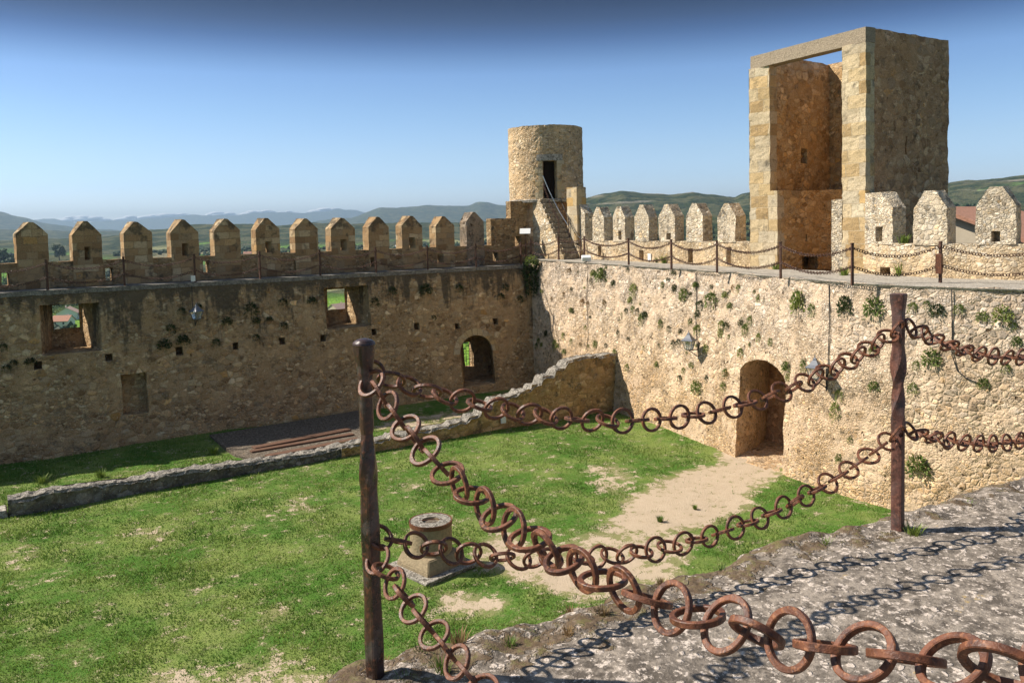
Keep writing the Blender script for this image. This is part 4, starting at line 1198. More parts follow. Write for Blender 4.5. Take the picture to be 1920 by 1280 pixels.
def ring_mesh(ro, ri, th, n=44, bev=.0014, wb=.012):
    prof_ = [(ri + bev, -th / 2), (ro - bev, -th / 2), (ro, -th / 2 + bev), (ro, th / 2 - bev), (ro - bev, th / 2), (ri + bev, th / 2), (ri, th / 2 - bev), (ri, -th / 2 + bev)]
    m = len(prof_); v_ = []; f_ = []
    for k in range(n):
        a = 2 * math.pi * k / n
        wob = 1 + wb * math.sin(2 * a + 1) + wb * .4 * math.sin(3 * a)
        bead = .0011 if k in (0, n - 1) else (.0005 if k in (1, n - 2) else 0)
        for r_, z_ in prof_:
            ex_ = bead if r_ > (ri + ro) / 2 else -bead
            v_.append(((r_ * wob + ex_) * math.cos(a), (r_ * wob + ex_) * math.sin(a), z_ * (1 + bead * 90)))
    for k in range(n):
        for j in range(m): f_.append((k * m + j, ((k + 1) % n) * m + j, ((k + 1) % n) * m + (j + 1) % m, k * m + (j + 1) % m))
    me_ = bpy.data.meshes.new('link'); me_.from_pydata(v_, [], f_); me_.update()
    me_.polygons.foreach_set('use_smooth', [True] * len(me_.polygons)); me_.set_sharp_from_angle(angle=R(28))
    return me_
RO, RI, RT = .0480, .0376, .0112
LINK = [ring_mesh(RO * k, RI * k, RT * q, wb=b_) for k, q, b_ in ((1.0, 1.0, .010), (.965, 1.06, .026), (1.045, .95, .018), (1.01, 1.03, .034), (.985, .97, .004))]
for m in LINK: m.materials.append(M_RUST)
def chain_frames(P, Q, sag, pitch, tw0=0.0, drift=.0, jit=.25, seed=0):
    rg = random.Random(seed)
    cv = []
    for i in range(401):
        t_ = i / 400; p = P.lerp(Q, t_); p = p - Vector((0, 0, 4 * sag * t_ * (1 - t_))); cv.append(p)
    ln = [0.0]
    for a, b in zip(cv[:-1], cv[1:]): ln.append(ln[-1] + (b - a).length)
    n = max(2, round(ln[-1] / pitch)); out = []
    xs = [[c[k] for c in cv] for k in range(3)]
    for i in range(n):
        s_ = ln[-1] * (i + .5) / n
        c = Vector([float(np.interp(s_, ln, xs[k])) for k in range(3)])
        c2 = Vector([float(np.interp(min(s_ + .02, ln[-1]), ln, xs[k])) for k in range(3)]); c1 = Vector([float(np.interp(max(s_ - .02, 0), ln, xs[k])) for k in range(3)])
        t_ = (c2 - c1).normalized()
        side = t_.cross(Vector((0, 0, 1))).normalized(); up = side.cross(t_)
        ang = tw0 + (math.pi / 2 if i % 2 else 0) + drift * i + rg.uniform(-jit, jit)
        nn_ = (side * math.cos(ang) + up * math.sin(ang))
        bb = t_.cross(nn_).normalized()
        tl = rg.uniform(-.18, .18)
        t2 = (t_ * math.cos(tl) + bb * math.sin(tl)).normalized(); bb = nn_.cross(t2).normalized()
        sp = rg.uniform(0, 6.28)
        x_ = t2 * math.cos(sp) + bb * math.sin(sp); y_ = nn_.cross(x_)
        M = Matrix((( x_.x, y_.x, nn_.x, c.x), (x_.y, y_.y, nn_.y, c.y), (x_.z, y_.z, nn_.z, c.z), (0, 0, 0, 1)))
        out.append(M)
    return out
def near_chain(P, Q, sag, lab, tw0, seed, pitch=.0665, jit=.34, drift=.055):
    th_ = thing('chain', lab, 'chain', tuple((P + Q) / 2), 'chains of the near fence')
    for i, M in enumerate(chain_frames(P, Q, sag, pitch, tw0, drift, jit, seed)):
        o = bpy.data.objects.new('link', LINK[random.Random(seed * 100 + i).randrange(5)])
        COL.objects.link(o); o.parent = th_; o.matrix_parent_inverse = Matrix.Translation(-WLOC[th_.name]); o.matrix_basis = M
    return th_
def at_z(P, z): return Vector((P.x, P.y, z))
near_chain(at_z(A_, -.45) + Vector((0, .01, 0)), at_z(B_, -.50) + Vector((-.02, -.03, 0)), .285, 'upper rust-brown chain hanging between the dark post and the square brown post', .75, 1)
near_chain(at_z(A_, -.985), at_z(B_, -.98) + Vector((-.02, -.03, 0)), .28, 'lower rust-brown chain hanging between the dark post and the square brown post, before the well', .55, 2)
near_chain(at_z(B_, -.50) + Vector((.02, -.03, 0)), at_z(D_, -.48), .27, 'upper rust-brown chain running right from the square brown post', .6, 3)
near_chain(at_z(B_, -.985) + Vector((.02, -.03, 0)), at_z(D_, -.98), .22, 'lower rust-brown chain running right from the square brown post', .8, 4)
near_chain(at_z(A_, -.47) + Vector((.0, -.02, 0)), at_z(E_, -.45), .25, 'large foreground chain sweeping down from the dark post to the lower right corner', .7, 5)
near_chain(at_z(A_, -1.04) + Vector((.0, -.02, 0)), at_z(E_, -1.04), .15, 'short lower chain dropping from the dark post to the terrace at the bottom edge', .5, 6)

# ------------------------------------------------------------------ far fences on the two wall walks
FARP = post_mesh('fence_post', [(-.03, .036), (0, .036), (.5, .034), (1.03, .034), (1.06, .040), (1.087, .038)], lambda z: .8, lambda z: 0)
FARP.materials.append(M_RUSTF)
ORD = ['first', 'second', 'third', 'fourth', 'fifth', 'sixth', 'seventh', 'eighth', 'ninth', 'tenth', 'eleventh']
LP = [Vector((1.566 + 2.476 * i, 33.40, ZL + .01)) for i in range(-1, 9)]
def zwr(y): return float(np.interp(y, [20, 24, 28, 30], [-1.76, -1.73, -1.69, -1.66]))
def onwalk(x, y):
    z = -1.7
    for _ in range(5): p = on_z(x, y, z); z = zwr(p.y)
    return p
RPX = [(1048.4, 486.5), (1108.8, 485.5), (1178.9, 496.4), (1259, 503.4), (1344.5, 510), (1463.8, 520.4), (1598, 532.5), (1763, 530.5)]
RP = [onwalk(*q) for q in RPX]
RP[0] = Vector((22.45, 31.8, -1.66)); RP[1] = Vector((23.05, 30.6, -1.66))
RP.append(RP[-1] + Vector((1.2, -2.4, 0)))
CP = Vector((22.05, 33.55, -1.75))             # the post at the inner corner of the walks
def far_post(p, lab, grp):
    o = bpy.data.objects.new('fence_post', FARP); COL.objects.link(o); o.location = p; o.rotation_euler = (0, 0, random.uniform(0, 1.5))
    tag(o, lab, 'fence post', grp)
for i, p in enumerate(LP):
    if i == 0: continue
    far_post(p, f'thin rusty post on the shaded wall walk, {ORD[i - 1]} from the left in the photo', 'posts on the shaded wall walk')
far_post(CP, 'thin rusty post at the inner corner of the two wall walks, beside the reading board', 'posts on the sunlit wall walk')
for i, p in enumerate(RP):
    lab = f'thin rusty post on the sunlit wall walk, {ORD[i]} to the right of the corner post'
    if i == 1: lab = 'thin rusty post at the foot of the turret stair'
    if i == 7: lab = 'thin rusty post with a rusted steel cover, before the near right merlons'
    if i == 8: lab = 'thin rusty post past the right edge of the near merlons'
    far_post(p, lab, 'posts on the sunlit wall walk')
def far_chain(P, Q, lab, grp, seed, zu, sag):
    ms = MB(); n = 9; prof_ = [(RI * .98, -.006), (RO * 1.08, -.006), (RO * 1.08, .006), (RI * .98, .006)]
    c0_ = (P + Q) / 2
    for M in chain_frames(P + Vector((0, 0, zu)), Q + Vector((0, 0, zu)), sag, .069, .7, .02, .3, seed):
        v_ = []; f_ = []
        for k in range(n):
            a = 2 * math.pi * k / n
            for r_, z_ in prof_: v_.append(M @ Vector((r_ * math.cos(a), r_ * math.sin(a), z_)))
        for k in range(n):
            for j in range(4): f_.append((k * 4 + j, ((k + 1) % n) * 4 + j, ((k + 1) % n) * 4 + (j + 1) % 4, k * 4 + (j + 1) % 4))
        ms.add(v_, f_)
    o = ms.build('chain', M_RUSTF, None, origin=c0_)
    tag(o, lab, 'chain', grp)
for lv_, zu in (('upper', .96), ('lower', .47)):
    for i in range(len(LP) - 1):
        where = 'left of the first post' if i == 0 else f'between {ORD[i - 1]} and {ORD[i]} posts from left'
        far_chain(LP[i], LP[i + 1], f'{lv_} thin chain on shaded wall walk {where}', 'chains on the shaded wall walk', i + 200, zu, .26)
    far_chain(LP[-1], CP, f'{lv_} thin rusty chain from the last shaded-walk post to the corner post', 'chains on the shaded wall walk', 230, zu, .10)
    far_chain(CP, RP[0], f'{lv_} thin rusty chain from the corner post to the first sunlit-walk post', 'chains on the sunlit wall walk', 231, zu, .2)
    nm = ['first sunlit-walk post', 'post at the stair foot', 'third sunlit-walk post', 'fourth sunlit-walk post', 'fifth sunlit-walk post', 'post before the open tower', 'post before the tower pillar', 'post with the steel cover', 'right picture edge']
    for i in range(len(RP) - 1):
        far_chain(RP[i], RP[i + 1], f'{lv_} thin rusty chain from {nm[i]} to {nm[i + 1]}', 'chains on the sunlit wall walk', i + 240, zu, .25 if i > 0 else .12)
# rusted cover on one post
p = RP[7]
t_ = tag(MB().box((0, 0, .50), (.17, .15, .52), .3, .01, .004).build('post_cover', M_RUST, None, origin=(p.x - .02, p.y + .02, p.z), local=True), 'rusted steel box cover round the post before the near right merlons', 'cover')

# hand rail of the stair
rail = thing('stair_rail', 'thin hand rail of bare cables on slim posts beside the turret stair', 'hand rail', (sx1, sy0, zs0))
tops = [Vector((sx1 - .05, sy0 - .25, zs0 + .95)), Vector((sx1 - .04, sy0 + run * 4, zs0 + rise_ * 4 + 1.0)), Vector((sx0 + .05, sy0 + run * 11.5, zs1 + .95))]
for tpt, h_ in ((tops[0], .95), (tops[1], 1.0), (Vector((sx0 + .12, sy0 + run * 4, zs0 + rise_ * 4 + .9)), .9)):
    mb = MB(); mb.tube([tpt - Vector((0, 0, h_)), tpt], .025, 6); mb.build('rail_post', M_RUSTF, rail)
def sagline(P, Q, s_, n=14): return [P.lerp(Q, i / n) - Vector((0, 0, 4 * s_ * (i / n) * (1 - i / n))) for i in range(n + 1)]
q1, q2 = on_y(1018, 330, sy0 + run * 11), on_y(1077, 437, sy0 + run * 3)
mb = MB(); mb.tube(sagline(q1, q2, .28), .022, 6); mb.build('pale_cable', M_STEEL, rail)
q0 = on_y(1047, 359, sy0 + run * 11)
mb = MB(); mb.tube(sagline(q0, tops[1], .12) + sagline(tops[1], tops[0], .1)[1:], .017, 6); mb.build('dark_cable', M_BLACK, rail)
far_chain(on_y(1019, 345, sy0 + run * 11) - Vector((0, 0, .96)), Vector((sx0 + .12, sy0 + run * 4, zs0 + rise_ * 4 - .06)), 'thin rusty chain hanging down beside the turret stair from its doorway', 'chains on the sunlit wall walk', 260, .96, .18)

# reading board, floodlights, small signs on the walks
q = Vector((22.0, 33.95, 0)); q.z = at_r(1004, 433, math.hypot(q.x, q.y)).z
bd = thing('reading_board', 'tilted blank information board on a thin stand at the corner of the wall walks', 'information board', (q.x, q.y, ZL))
mb = MB(); mb.box((0, 0, 0), (.52, .34, .03), 0, .004)
rm = Matrix.Rotation(-YAW - .1, 3, 'Z') @ Matrix.Rotation(R(48), 3, 'X')
mb.v = [tuple(rm @ Vector(v) + q) for v in mb.v]; mb.build('panel', M_PLATE, bd)
mb = MB(); mb.tube([(q.x, q.y, ZL), (q.x, q.y, q.z - .03)], .025, 6); mb.build('stand', M_RUSTF, bd)
def flood(px, py, P, lab, s_=1.0):
    t2 = thing('floodlight', lab, 'floodlight', tuple(P))
    mb = MB(); mb.box((0, 0, .20), (.34 * s_, .26 * s_, .16 * s_), 0, .02)
    mb.v = [tuple(Matrix.Rotation(-YAW, 3, 'Z') @ Matrix.Rotation(R(18), 3, 'X') @ Vector(v) + Vector(P)) for v in mb.v]; mb.build('housing', M_PLATE, t2)
    mb = MB(); mb.tube([P, Vector(P) + Vector((0, 0, .14))], .03, 6); mb.build('bracket', M_BLACK, t2)
uf, wf = pxR(1095, 490)
flood(1094, 482, Vector(mapR(uf, .995, .12)) + Vector((0, 0, .02)), 'white floodlight box on the sunlit wall edge below the stair foot', 1.2)
q = on_x(1219, 482, 23.72)
tag(MB().box((0, 0, 0), (.05, .20, .30), 0, .004).build('wall_sign', M_PLATE, None, origin=(q.x - .03, q.y, q.z), local=True), 'small blank white sign low on the sunlit parapet between merlons', 'sign')
q = on_y(362, 522, 33.36)
tag(MB().box((0, 0, 0), (.16, .05, .22), 0, .004).build('notice_card', M_PLATE, None, origin=(q.x, q.y, q.z), local=True), 'small blank white card beside the third post on the shaded wall walk', 'card')

# ------------------------------------------------------------------ lanterns and their cables
def lantern(P, n_, side, lab, s_=1.0):
    """P on the wall, n_ out of the wall; the lamp hangs over a bracket arm"""
    L_ = thing('wall_lantern', lab, 'lantern', tuple(P), 'lanterns on the courtyard walls')
    n_ = Vector(n_).normalized(); c = P + n_ * .48 * s_
    ang = math.atan2(n_.y, n_.x) + .5
    def fr(zs):
        v_ = []
        for z, h in zs:
            for k in range(4):
                a = ang + math.pi / 4 + k * math.pi / 2; v_.append((c.x + h * 1.414 * s_ * math.cos(a), c.y + h * 1.414 * s_ * math.sin(a), c.z + z * s_))
        f_ = [(i * 4 + k, i * 4 + (k + 1) % 4, (i + 1) * 4 + (k + 1) % 4, (i + 1) * 4 + k) for i in range(len(zs) - 1) for k in range(4)]
        return v_, f_ + [(3, 2, 1, 0), tuple((len(zs) - 1) * 4 + k for k in range(4))]
    mb = MB(); mb.add(*fr([(.32, .225), (.34, .235), (.42, .15), (.56, .055), (.60, .05), (.64, .012), (.74, .010)])); mb.build('lamp_roof', M_LAMPM, L_)
    mb = MB(); mb.add(*fr([(.0, .115), (.315, .195)])); mb.build('lamp_glass', M_GLASS, L_)
    mb = MB()
    for k in range(4):
        a = ang + math.pi / 4 + k * math.pi / 2
        mb.tube([(c.x + .118 * 1.414 * s_ * math.cos(a), c.y + .118 * 1.414 * s_ * math.sin(a), c.z), (c.x + .20 * 1.414 * s_ * math.cos(a), c.y + .20 * 1.414 * s_ * math.sin(a), c.z + .33 * s_)], .014 * s_, 4)
    mb.add(*fr([(-.05, .06), (-.02, .12), (.004, .13)])); mb.build('lamp_frame', M_LAMPM, L_)
    mb = MB(); mb.tube([P + Vector((0, 0, -.06)) * s_, c + Vector((0, 0, -.05)) * s_], .022 * s_, 6); mb.tube([P + Vector((0, 0, -.38)) * s_, P + n_ * .10 * s_ + Vector((0, 0, -.30)) * s_, c + Vector((0, 0, -.06)) * s_], .018 * s_, 6)
    mb.tube([P + n_ * .02 + Vector((0, 0, .26)) * s_, P + n_ * .02 + Vector((0, 0, -.44)) * s_], .03 * s_, 6); mb.build('bracket', M_BLACK, L_)
    return L_
def wallpt(x, y, off=0.0):
    u, w = pxR(x, y); p = Vector(mapR(u, w, 0)); return p + nrmR(u) * off, nrmR(u)
p1, n1 = wallpt(1310, 652)
lantern(p1, n1, 1, 'grey lantern on a bracket of the sunlit wall, left of the arched doorway', .9)
p2, n2 = wallpt(1551, 706)
lantern(p2, n2, 1, 'grey lantern on the sunlit wall right of the arched doorway, partly behind the chain', .9)
u, w = pxL(365, 596)
lantern(Vector((u, yL(w), w)), (0, -1, 0), 1, 'small dark lantern on the shaded wall under the wall walk', .85)
def cable(pxs, lab, f=wallpt, rad=.014):
    pts = []
    for (xa, ya), (xb, yb) in zip(pxs[:-1], pxs[1:]):
        for k in range(8): pts.append((xa + (xb - xa) * k / 8, ya + (yb - ya) * k / 8))
    pts.append(pxs[-1])
    P3 = [f(x, y, .03)[0] for x, y in pts]
    mb = MB(); mb.tube(P3, rad, 5); tag(mb.build('cable', M_BLACK, None, origin=P3[0]), lab, 'cable')
cable([(1306, 512), (1307, 560), (1306, 600), (1308, 648)], 'thin dark cable dropping from the wall walk to the left lantern')
cable([(1556, 535), (1557, 600), (1555, 660), (1554, 700)], 'thin dark cable dropping to the lantern right of the doorway')
cable([(1785, 543), (1786, 600), (1786, 665), (1796, 695), (1812, 708), (1834, 717)], 'thin dark cable curling to a small plant on the sunlit wall at the right')
cable([(1103, 497), (1101, 560), (1104, 630), (1101, 655)], 'faint vertical cable on the sunlit wall below the floodlight', rad=.010)
cable([(359, 536), (360, 560), (362, 585)], 'short dark cable above the lantern on the shaded wall', lambda x, y, o: ((lambda q: Vector((q[0], yL(q[1]) - o, q[1])))(pxL(x, y)), None))

# ------------------------------------------------------------------ plants rooted in the walls
def clump(nleaf, rad, droop, ll, lw, seed, up=.3):
    """leafy clump growing out of a wall along +x; z up"""
    rg = random.Random(seed); v_, f_ = [], []
    for i in range(nleaf):
        a = rg.uniform(-1.5, 1.5); e = rg.uniform(-.9, 1.15)
        d = Vector((abs(math.cos(a) * math.cos(e)) * .8 + .1, math.sin(a) * math.cos(e), math.sin(e) * .8 + up)).normalized()
        r_ = rad * rg.random() ** .6
        p = d * r_ + Vector((0, 0, -droop * r_ * r_ / max(rad, .01)))
        t2 = (d + Vector((rg.uniform(-.6, .6), rg.uniform(-.6, .6), rg.uniform(-.8, .3)))).normalized()
        s2 = t2.cross(Vector((rg.uniform(-1, 1), rg.uniform(-1, 1), rg.uniform(-1, 1)))).normalized()
        l_, w_ = ll * rg.uniform(.6, 1.3), lw * rg.uniform(.6, 1.3)
        b = len(v_); v_ += [p - s2 * w_ * .2, p + t2 * l_ * .5 - s2 * w_ * .5, p + t2 * l_, p + t2 * l_ * .5 + s2 * w_ * .5]; f_.append((b, b + 1, b + 2, b + 3))
    me_ = bpy.data.meshes.new('plant'); me_.from_pydata([tuple(p) for p in v_], [], f_); me_.update(); return me_
CL = [clump(230, .30, .35, .11, .05, 1), clump(190, .28, .9, .13, .035, 2), clump(260, .32, .15, .08, .05, 3), clump(150, .24, 1.3, .16, .03, 4, .1)]
CLR = [m.copy() for m in CL]; CLD = [m.copy() for m in CL]; CLY = [m.copy() for m in CL[1::2]]
for m in CLR: m.materials.append(M_LEAF)
for m in CLD: m.materials.append(M_LEAFD)
for m in CLY: m.materials.append(M_DRY)
def plant(P, n_, size, meshes, lab, grp, squash=1.0):
    o = bpy.data.objects.new('wall_plant', random.choice(meshes)); COL.objects.link(o)
    z_ = Vector((0, 0, 1)); x_ = (n_ - z_ * n_.z).normalized(); y_ = z_.cross(x_)
    o.matrix_world = Matrix(((x_.x, y_.x, 0, P.x), (x_.y, y_.y, 0, P.y), (0, 0, 1, P.z), (0, 0, 0, 1))) @ Matrix.Diagonal((size * .8, size, size * squash, 1))
    tag(o, lab, 'wall plant', grp)
PR = [(1113, 513, 9, 'small bright green plant hanging under the floodlight'), (1129, 515, 17, 'bushy green plant under the walk edge, just right of the floodlight'),
      (1189, 537, 15, 'green plant high on the sunlit wall, second bush right of the floodlight'), (1182, 563, 8, 'thin sprig upper in the diagonal row of three on the far sunlit wall'),
      (1187, 576, 8, 'thin sprig in the middle of the diagonal row of three on the far sunlit wall'), (1203, 592, 11, 'green sprig lowest in the diagonal row of three on the far sunlit wall'),
      (1283, 554, 13, 'leafy plant just left of the cable that feeds the left lantern'), (1336, 556, 20, 'large bushy plant right of the cable above the left lantern'),
      (1314, 568, 12, 'upright green tuft touching the cable above the left lantern'), (1423, 559, 8, 'small round tuft alone high above the arched doorway'),
      (1498, 566, 20, 'large leafy plant left of a smaller one, high between doorway and right cable'), (1523, 574, 14, 'medium plant hugging the right side of a large leafy one, left of the cable'),
      (1585, 573, 18, 'spreading green plant just right of the cable over the partly hidden lantern'), (1640, 579, 23, 'tall dark green bush left of the head of the square iron post'),
      (1712, 572, 12, 'green tuft just right of the head of the square iron post'), (1738, 568, 9, 'flat sprig left of a bright yellow-green plant near the right cable'), (1758, 582, 17, 'bright yellow-green plant left of the right cable'),
      (1798, 575, 12, 'plant just right of the right cable under the walk edge'), (1842, 595, 13, 'dark rounded tuft with a stain below, toward the right edge'),
      (1880, 592, 20, 'large bushy plant high near the right edge of the photo'), (1898, 606, 11, 'small plant low at the right foot of the largest right-edge bush'),
      (1354, 606, 11, 'green tuft right of the left lantern, level with its top'), (1399, 613, 12, 'round grey-green tuft above the left side of the doorway arch'),
      (1352, 625, 9, 'thin tuft beneath another, right of the left lantern'), (1309, 614, 12, 'upright plant directly above the left lantern'), (1296, 603, 8, 'small tuft above and left of the left lantern roof'),
      (1423, 629, 9, 'small bright tuft over the crown of the doorway arch'), (1324, 655, 9, 'round tuft beside the shadow of the left lantern'), (1389, 657, 10, 'dark tuft just above the left shoulder of the doorway arch'),
      (1445, 642, 8, 'slim tuft above the right shoulder of the doorway arch'), (1475, 688, 13, 'green plant right of the doorway arch, left of the hidden lantern'), (1507, 679, 11, 'green plant touching the top left of the hidden lantern'),
      (1308, 727, 16, 'large hanging plant on the wall left of the doorway, above the chain'), (1357, 719, 11, 'dense dark tuft left of the doorway arch'), (1282, 691, 7, 'small tuft below and left of the left lantern'),
      (1041, 640, 9, 'small plant at the shadow edge beside the ruined cross wall'), (1575, 735, 12, 'plant in the shadow cast by the partly hidden lantern'), (1567, 760, 16, 'trailing yellow-green plant under the partly hidden lantern'),
      (1639, 724, 13, 'yellow-green tuft left of the middle of the square iron post'), (1712, 722, 13, 'yellow-green tuft right of the middle of the square iron post'), (1747, 674, 20, 'wide leafy plant right of the square post under the upper chain'),
      (1844, 719, 12, 'dark little plant at the end of the curling cable'), (1886, 686, 11, 'plant just under the upper chain near the right edge'), (1722, 872, 24, 'tall straggly plant low on the wall right of the square iron post'),
      (1574, 859, 10, 'small plant low on the wall under the lower right chain'), (1638, 654, 11, 'green tuft left of the square post under the upper chain'), (1718, 681, 9, 'reddish green tuft right of the square post at twist height'),
      (1594, 821, 8, 'tiny tuft low on the wall between doorway and square post'), (1906, 640, 10, 'dry tuft at the right edge above the upper chain'), (1478, 708, 8, 'small tuft beside the right jamb of the doorway')]
for x, y, s_, lab in PR:
    P, n_ = wallpt(x, y, -.02)
    s_ = s_ * P.dot(CF) / F_PX / .34
    plant(P, n_, s_, CLR if random.random() < .9 else CLD, lab, 'plants on the sunlit wall', random.uniform(1.0, 1.6))
PLW = [(470, 573, 15, 'largest dark bush on the shaded wall, right of the lantern'), (530, 563, 10, 'dark bush high on the shaded wall between the largest bush and the right window'), (585, 563, 9, 'dark bush just left of the right tall window'),
       (480, 602, 8, 'round dark tuft under the largest bush on the shaded wall'), (425, 603, 10, 'round dark tuft right of the lantern on the shaded wall'), (532, 607, 9, 'flat dark tuft above the middle of the shaded wall'),
       (505, 598, 7, 'small dark tuft between two round ones on the shaded wall'), (320, 612, 12, 'dark plant left of and below the shaded wall lantern'), (307, 647, 13, 'wide dark plant above the right side of the walled-up niche'),
       (343, 637, 12, 'upright dark plant over a small square hole below the lantern'), (405, 638, 10, 'round dark tuft low between two square holes'), (480, 630, 8, 'round dark tuft above the square hole nearest the wall middle'),
       (372, 573, 9, 'dark plant behind the shaded wall lantern'), (340, 580, 8, 'dark plant left of the shaded wall lantern'), (57, 677, 10, 'round dark tuft under the left tall window'), (25, 678, 8, 'dark tuft near the left edge, right one of a pair'),
       (12, 687, 9, 'dark tuft at the left edge, left one of a pair'), (6, 648, 9, 'dark tuft at the left edge of the photo beside the left window'), (735, 541, 10, 'dark plant just right of the right tall window'),
       (796, 544, 14, 'large dark bush right of the right tall window'), (860, 537, 9, 'dark plant above the arched opening, left one'), (947, 535, 8, 'dark plant under the walk near the wall corner'),
       (938, 553, 9, 'dark plant between the arched opening and the wall corner'), (974, 557, 9, 'dark plant closest to the corner bush'), (702, 561, 10, 'dark plant against the jamb of the right tall window'), (813, 593, 6, 'small dark tuft alone above the arched opening')]
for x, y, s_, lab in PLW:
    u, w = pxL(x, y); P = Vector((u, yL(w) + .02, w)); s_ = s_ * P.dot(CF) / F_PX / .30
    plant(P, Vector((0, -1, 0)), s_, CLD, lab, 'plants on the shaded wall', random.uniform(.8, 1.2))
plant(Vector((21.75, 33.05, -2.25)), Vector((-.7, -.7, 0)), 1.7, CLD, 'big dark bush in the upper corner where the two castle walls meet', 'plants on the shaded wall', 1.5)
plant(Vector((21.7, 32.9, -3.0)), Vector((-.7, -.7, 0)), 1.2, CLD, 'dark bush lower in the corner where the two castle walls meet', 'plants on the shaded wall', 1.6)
plant(Vector((21.65, 32.9, -1.72)), Vector((-.7, -.7, 0)), 1.1, CLR, 'green tuft on the walk step at the wall corner', 'plants on the shaded wall', 1.0)
for i in range(95):
    u = random.uniform(.5, 17.5); w = random.uniform(.25, .97) ** .8
    P = Vector(mapR(u, w, 0)); px_ = 960 + F_PX * P.dot(CR) / P.dot(CF)
    if 1365 < px_ < 1480 and w < .62: continue
    plant(P - nrmR(u) * .02, nrmR(u), random.uniform(.22, .55), CLR + CLD + CLY, 'tiny sprig among many dotted over the sunlit wall', 'tiny sprigs on the sunlit wall', random.uniform(.8, 1.5))
# tufts growing on the walks and the terrace
def tuft(P, h_, n_, lab, cat, mat, grp=None, name='weed'):
    rg = random.Random(int(P.x * 1000)); v_, f_ = [], []
    for i in range(n_):
        a = rg.uniform(0, 6.28); r_ = h_ * .45 * rg.random(); l_ = h_ * rg.uniform(.5, 1.1); q = rg.uniform(.1, .75)
        b = len(v_); c_, s_ = math.cos(a), math.sin(a); wd = h_ * .045
        p0 = Vector((c_ * r_, s_ * r_, -.01)); p1 = p0 + Vector((c_ * q * l_ * .4, s_ * q * l_ * .4, l_ * .6)); p2 = p0 + Vector((c_ * q * l_, s_ * q * l_, l_ * .95))
        w_ = Vector((-s_, c_, 0)) * wd
        v_ += [p0 - w_, p0 + w_, p1 + w_ * .8, p1 - w_ * .8, p2]; f_ += [(b, b + 1, b + 2, b + 3), (b + 3, b + 2, b + 4)]
    mb = MB(); mb.v = [tuple(p + P) for p in v_]; mb.f = f_
    tag(mb.build(name, mat, None, origin=P), lab, cat, grp)
def ontop(x, y): p = on_z(x, y, ZT); return Vector((p.x, p.y, ZT - .01))
tuft(ontop(1712, 999), .075, 60, 'bright grass tuft at the foot of the square iron post', 'weed', M_WEED)
tuft(ontop(1548, 1018), .05, 45, 'grass tuft on the terrace edge left of the square iron post', 'weed', M_WEED)
tuft(ontop(1815, 948), .05, 30, 'small weed near the terrace edge at the right', 'weed', M_WEED)
tuft(ontop(1635, 1050), .03, 25, 'tiny green weed by the chain shadow on the terrace', 'weed', M_WEED)
tuft(ontop(760, 1275), .05, 40, 'low weed at the foot of the dark iron post', 'weed', M_WEED)
tuft(ontop(828, 1255), .06, 60, 'green weed patch behind the short lower chain', 'weed', M_WEED)
tuft(ontop(790, 1222), .05, 40, 'olive weed near the terrace edge right of the dark post', 'weed', M_TREEB)
tuft(ontop(957, 1206), .045, 60, 'wide low weed on the terrace edge in the middle', 'weed', M_WEED)
tuft(ontop(1065, 1185), .045, 60, 'dry straw-coloured weed on the terrace edge', 'weed', M_DRY)
tuft(ontop(1130, 1150), .055, 60, 'dry weed with green tips behind the sweeping chain', 'weed', M_DRY)
tuft(ontop(860, 1200), .07, 40, 'brown dry weed standing on the terrace edge', 'weed', M_DRY)
tuft(ontop(665, 1262), .04, 45, 'rust-coloured succulent patch left of the dark post foot', 'weed', M_DRY)
tuft(ontop(1030, 1215), .035, 50, 'small brown weed mat on the terrace middle', 'weed', M_DRY)
tuft(ontop(1175, 1118), .05, 40, 'brown dry stalks on the terrace edge behind the chain', 'weed', M_DRY)
rgw = random.Random(12)
for x, lab in [(640, 'tiny brown cushion plant at the left corner of the terrace'), (735, 'brown cushion plant close behind the dark post foot'), (900, 'little dry cushion on the terrace edge above the weed patch'), (990, 'small russet cushion on the terrace edge, middle left'),
               (1100, 'small russet cushion on the terrace edge, middle right'), (1215, 'orange lichen-coloured tuft on the edge behind the sweeping chain'), (1290, 'low dry tuft on the edge right of the sweeping chain'), (1400, 'low olive tuft half way along the terrace edge')]:
    ex_ = (x - 620) / 1000
    p = on_z(x, 1262 - 210 * min(max(ex_ - .06, 0) * 1.15, 1.2), ZT); p.y = float(np.interp(p.x, EX, EY)) - rgw.uniform(.06, .16); p.z = ZT - .02
    tuft(p, rgw.uniform(.03, .05), 60, lab, 'weed', rgw.choice([M_DRY, M_DRY, M_TREEB]))
for x, y, h_, lab in [(1235, 492, .32, 'grass tuft at the parapet foot behind the fourth sunlit-walk post'), (1247, 493, .38, 'taller grass tuft at the parapet foot left of the fifth sunlit-walk post'), (1455, 505, .3, 'grass at the foot of the tower pillar'), (1583, 516, .3, 'grass tuft at the foot of the right tower pillar'),
                     (1688, 517, .45, 'grass tuft under the first near merlon'), (1690, 467, .3, 'weed growing on the crenel sill between near merlons'), (1060, 478, .22, 'weed at the foot of the stair flank')]:
    f2 = onwalk(x, y) if y > 470 else Vector(fB(u_of_px(fB, LB, x, y), ZCR, .1)); tuft(f2, h_, 70, lab, 'weed', M_WEED)
for x, y, lab in [(240, 690 + 233, 'tall weed on the lawn left behind the low wall'), (190, 895, 'tall weeds in the shade edge behind the low wall'), (400, 850, 'weeds at the corner of the paved platform'), (80, 905, 'tall weed left behind the low wall')]:
    tuft(on_z(x, y, ZG), .30, 70, lab, 'weed', M_WEED)
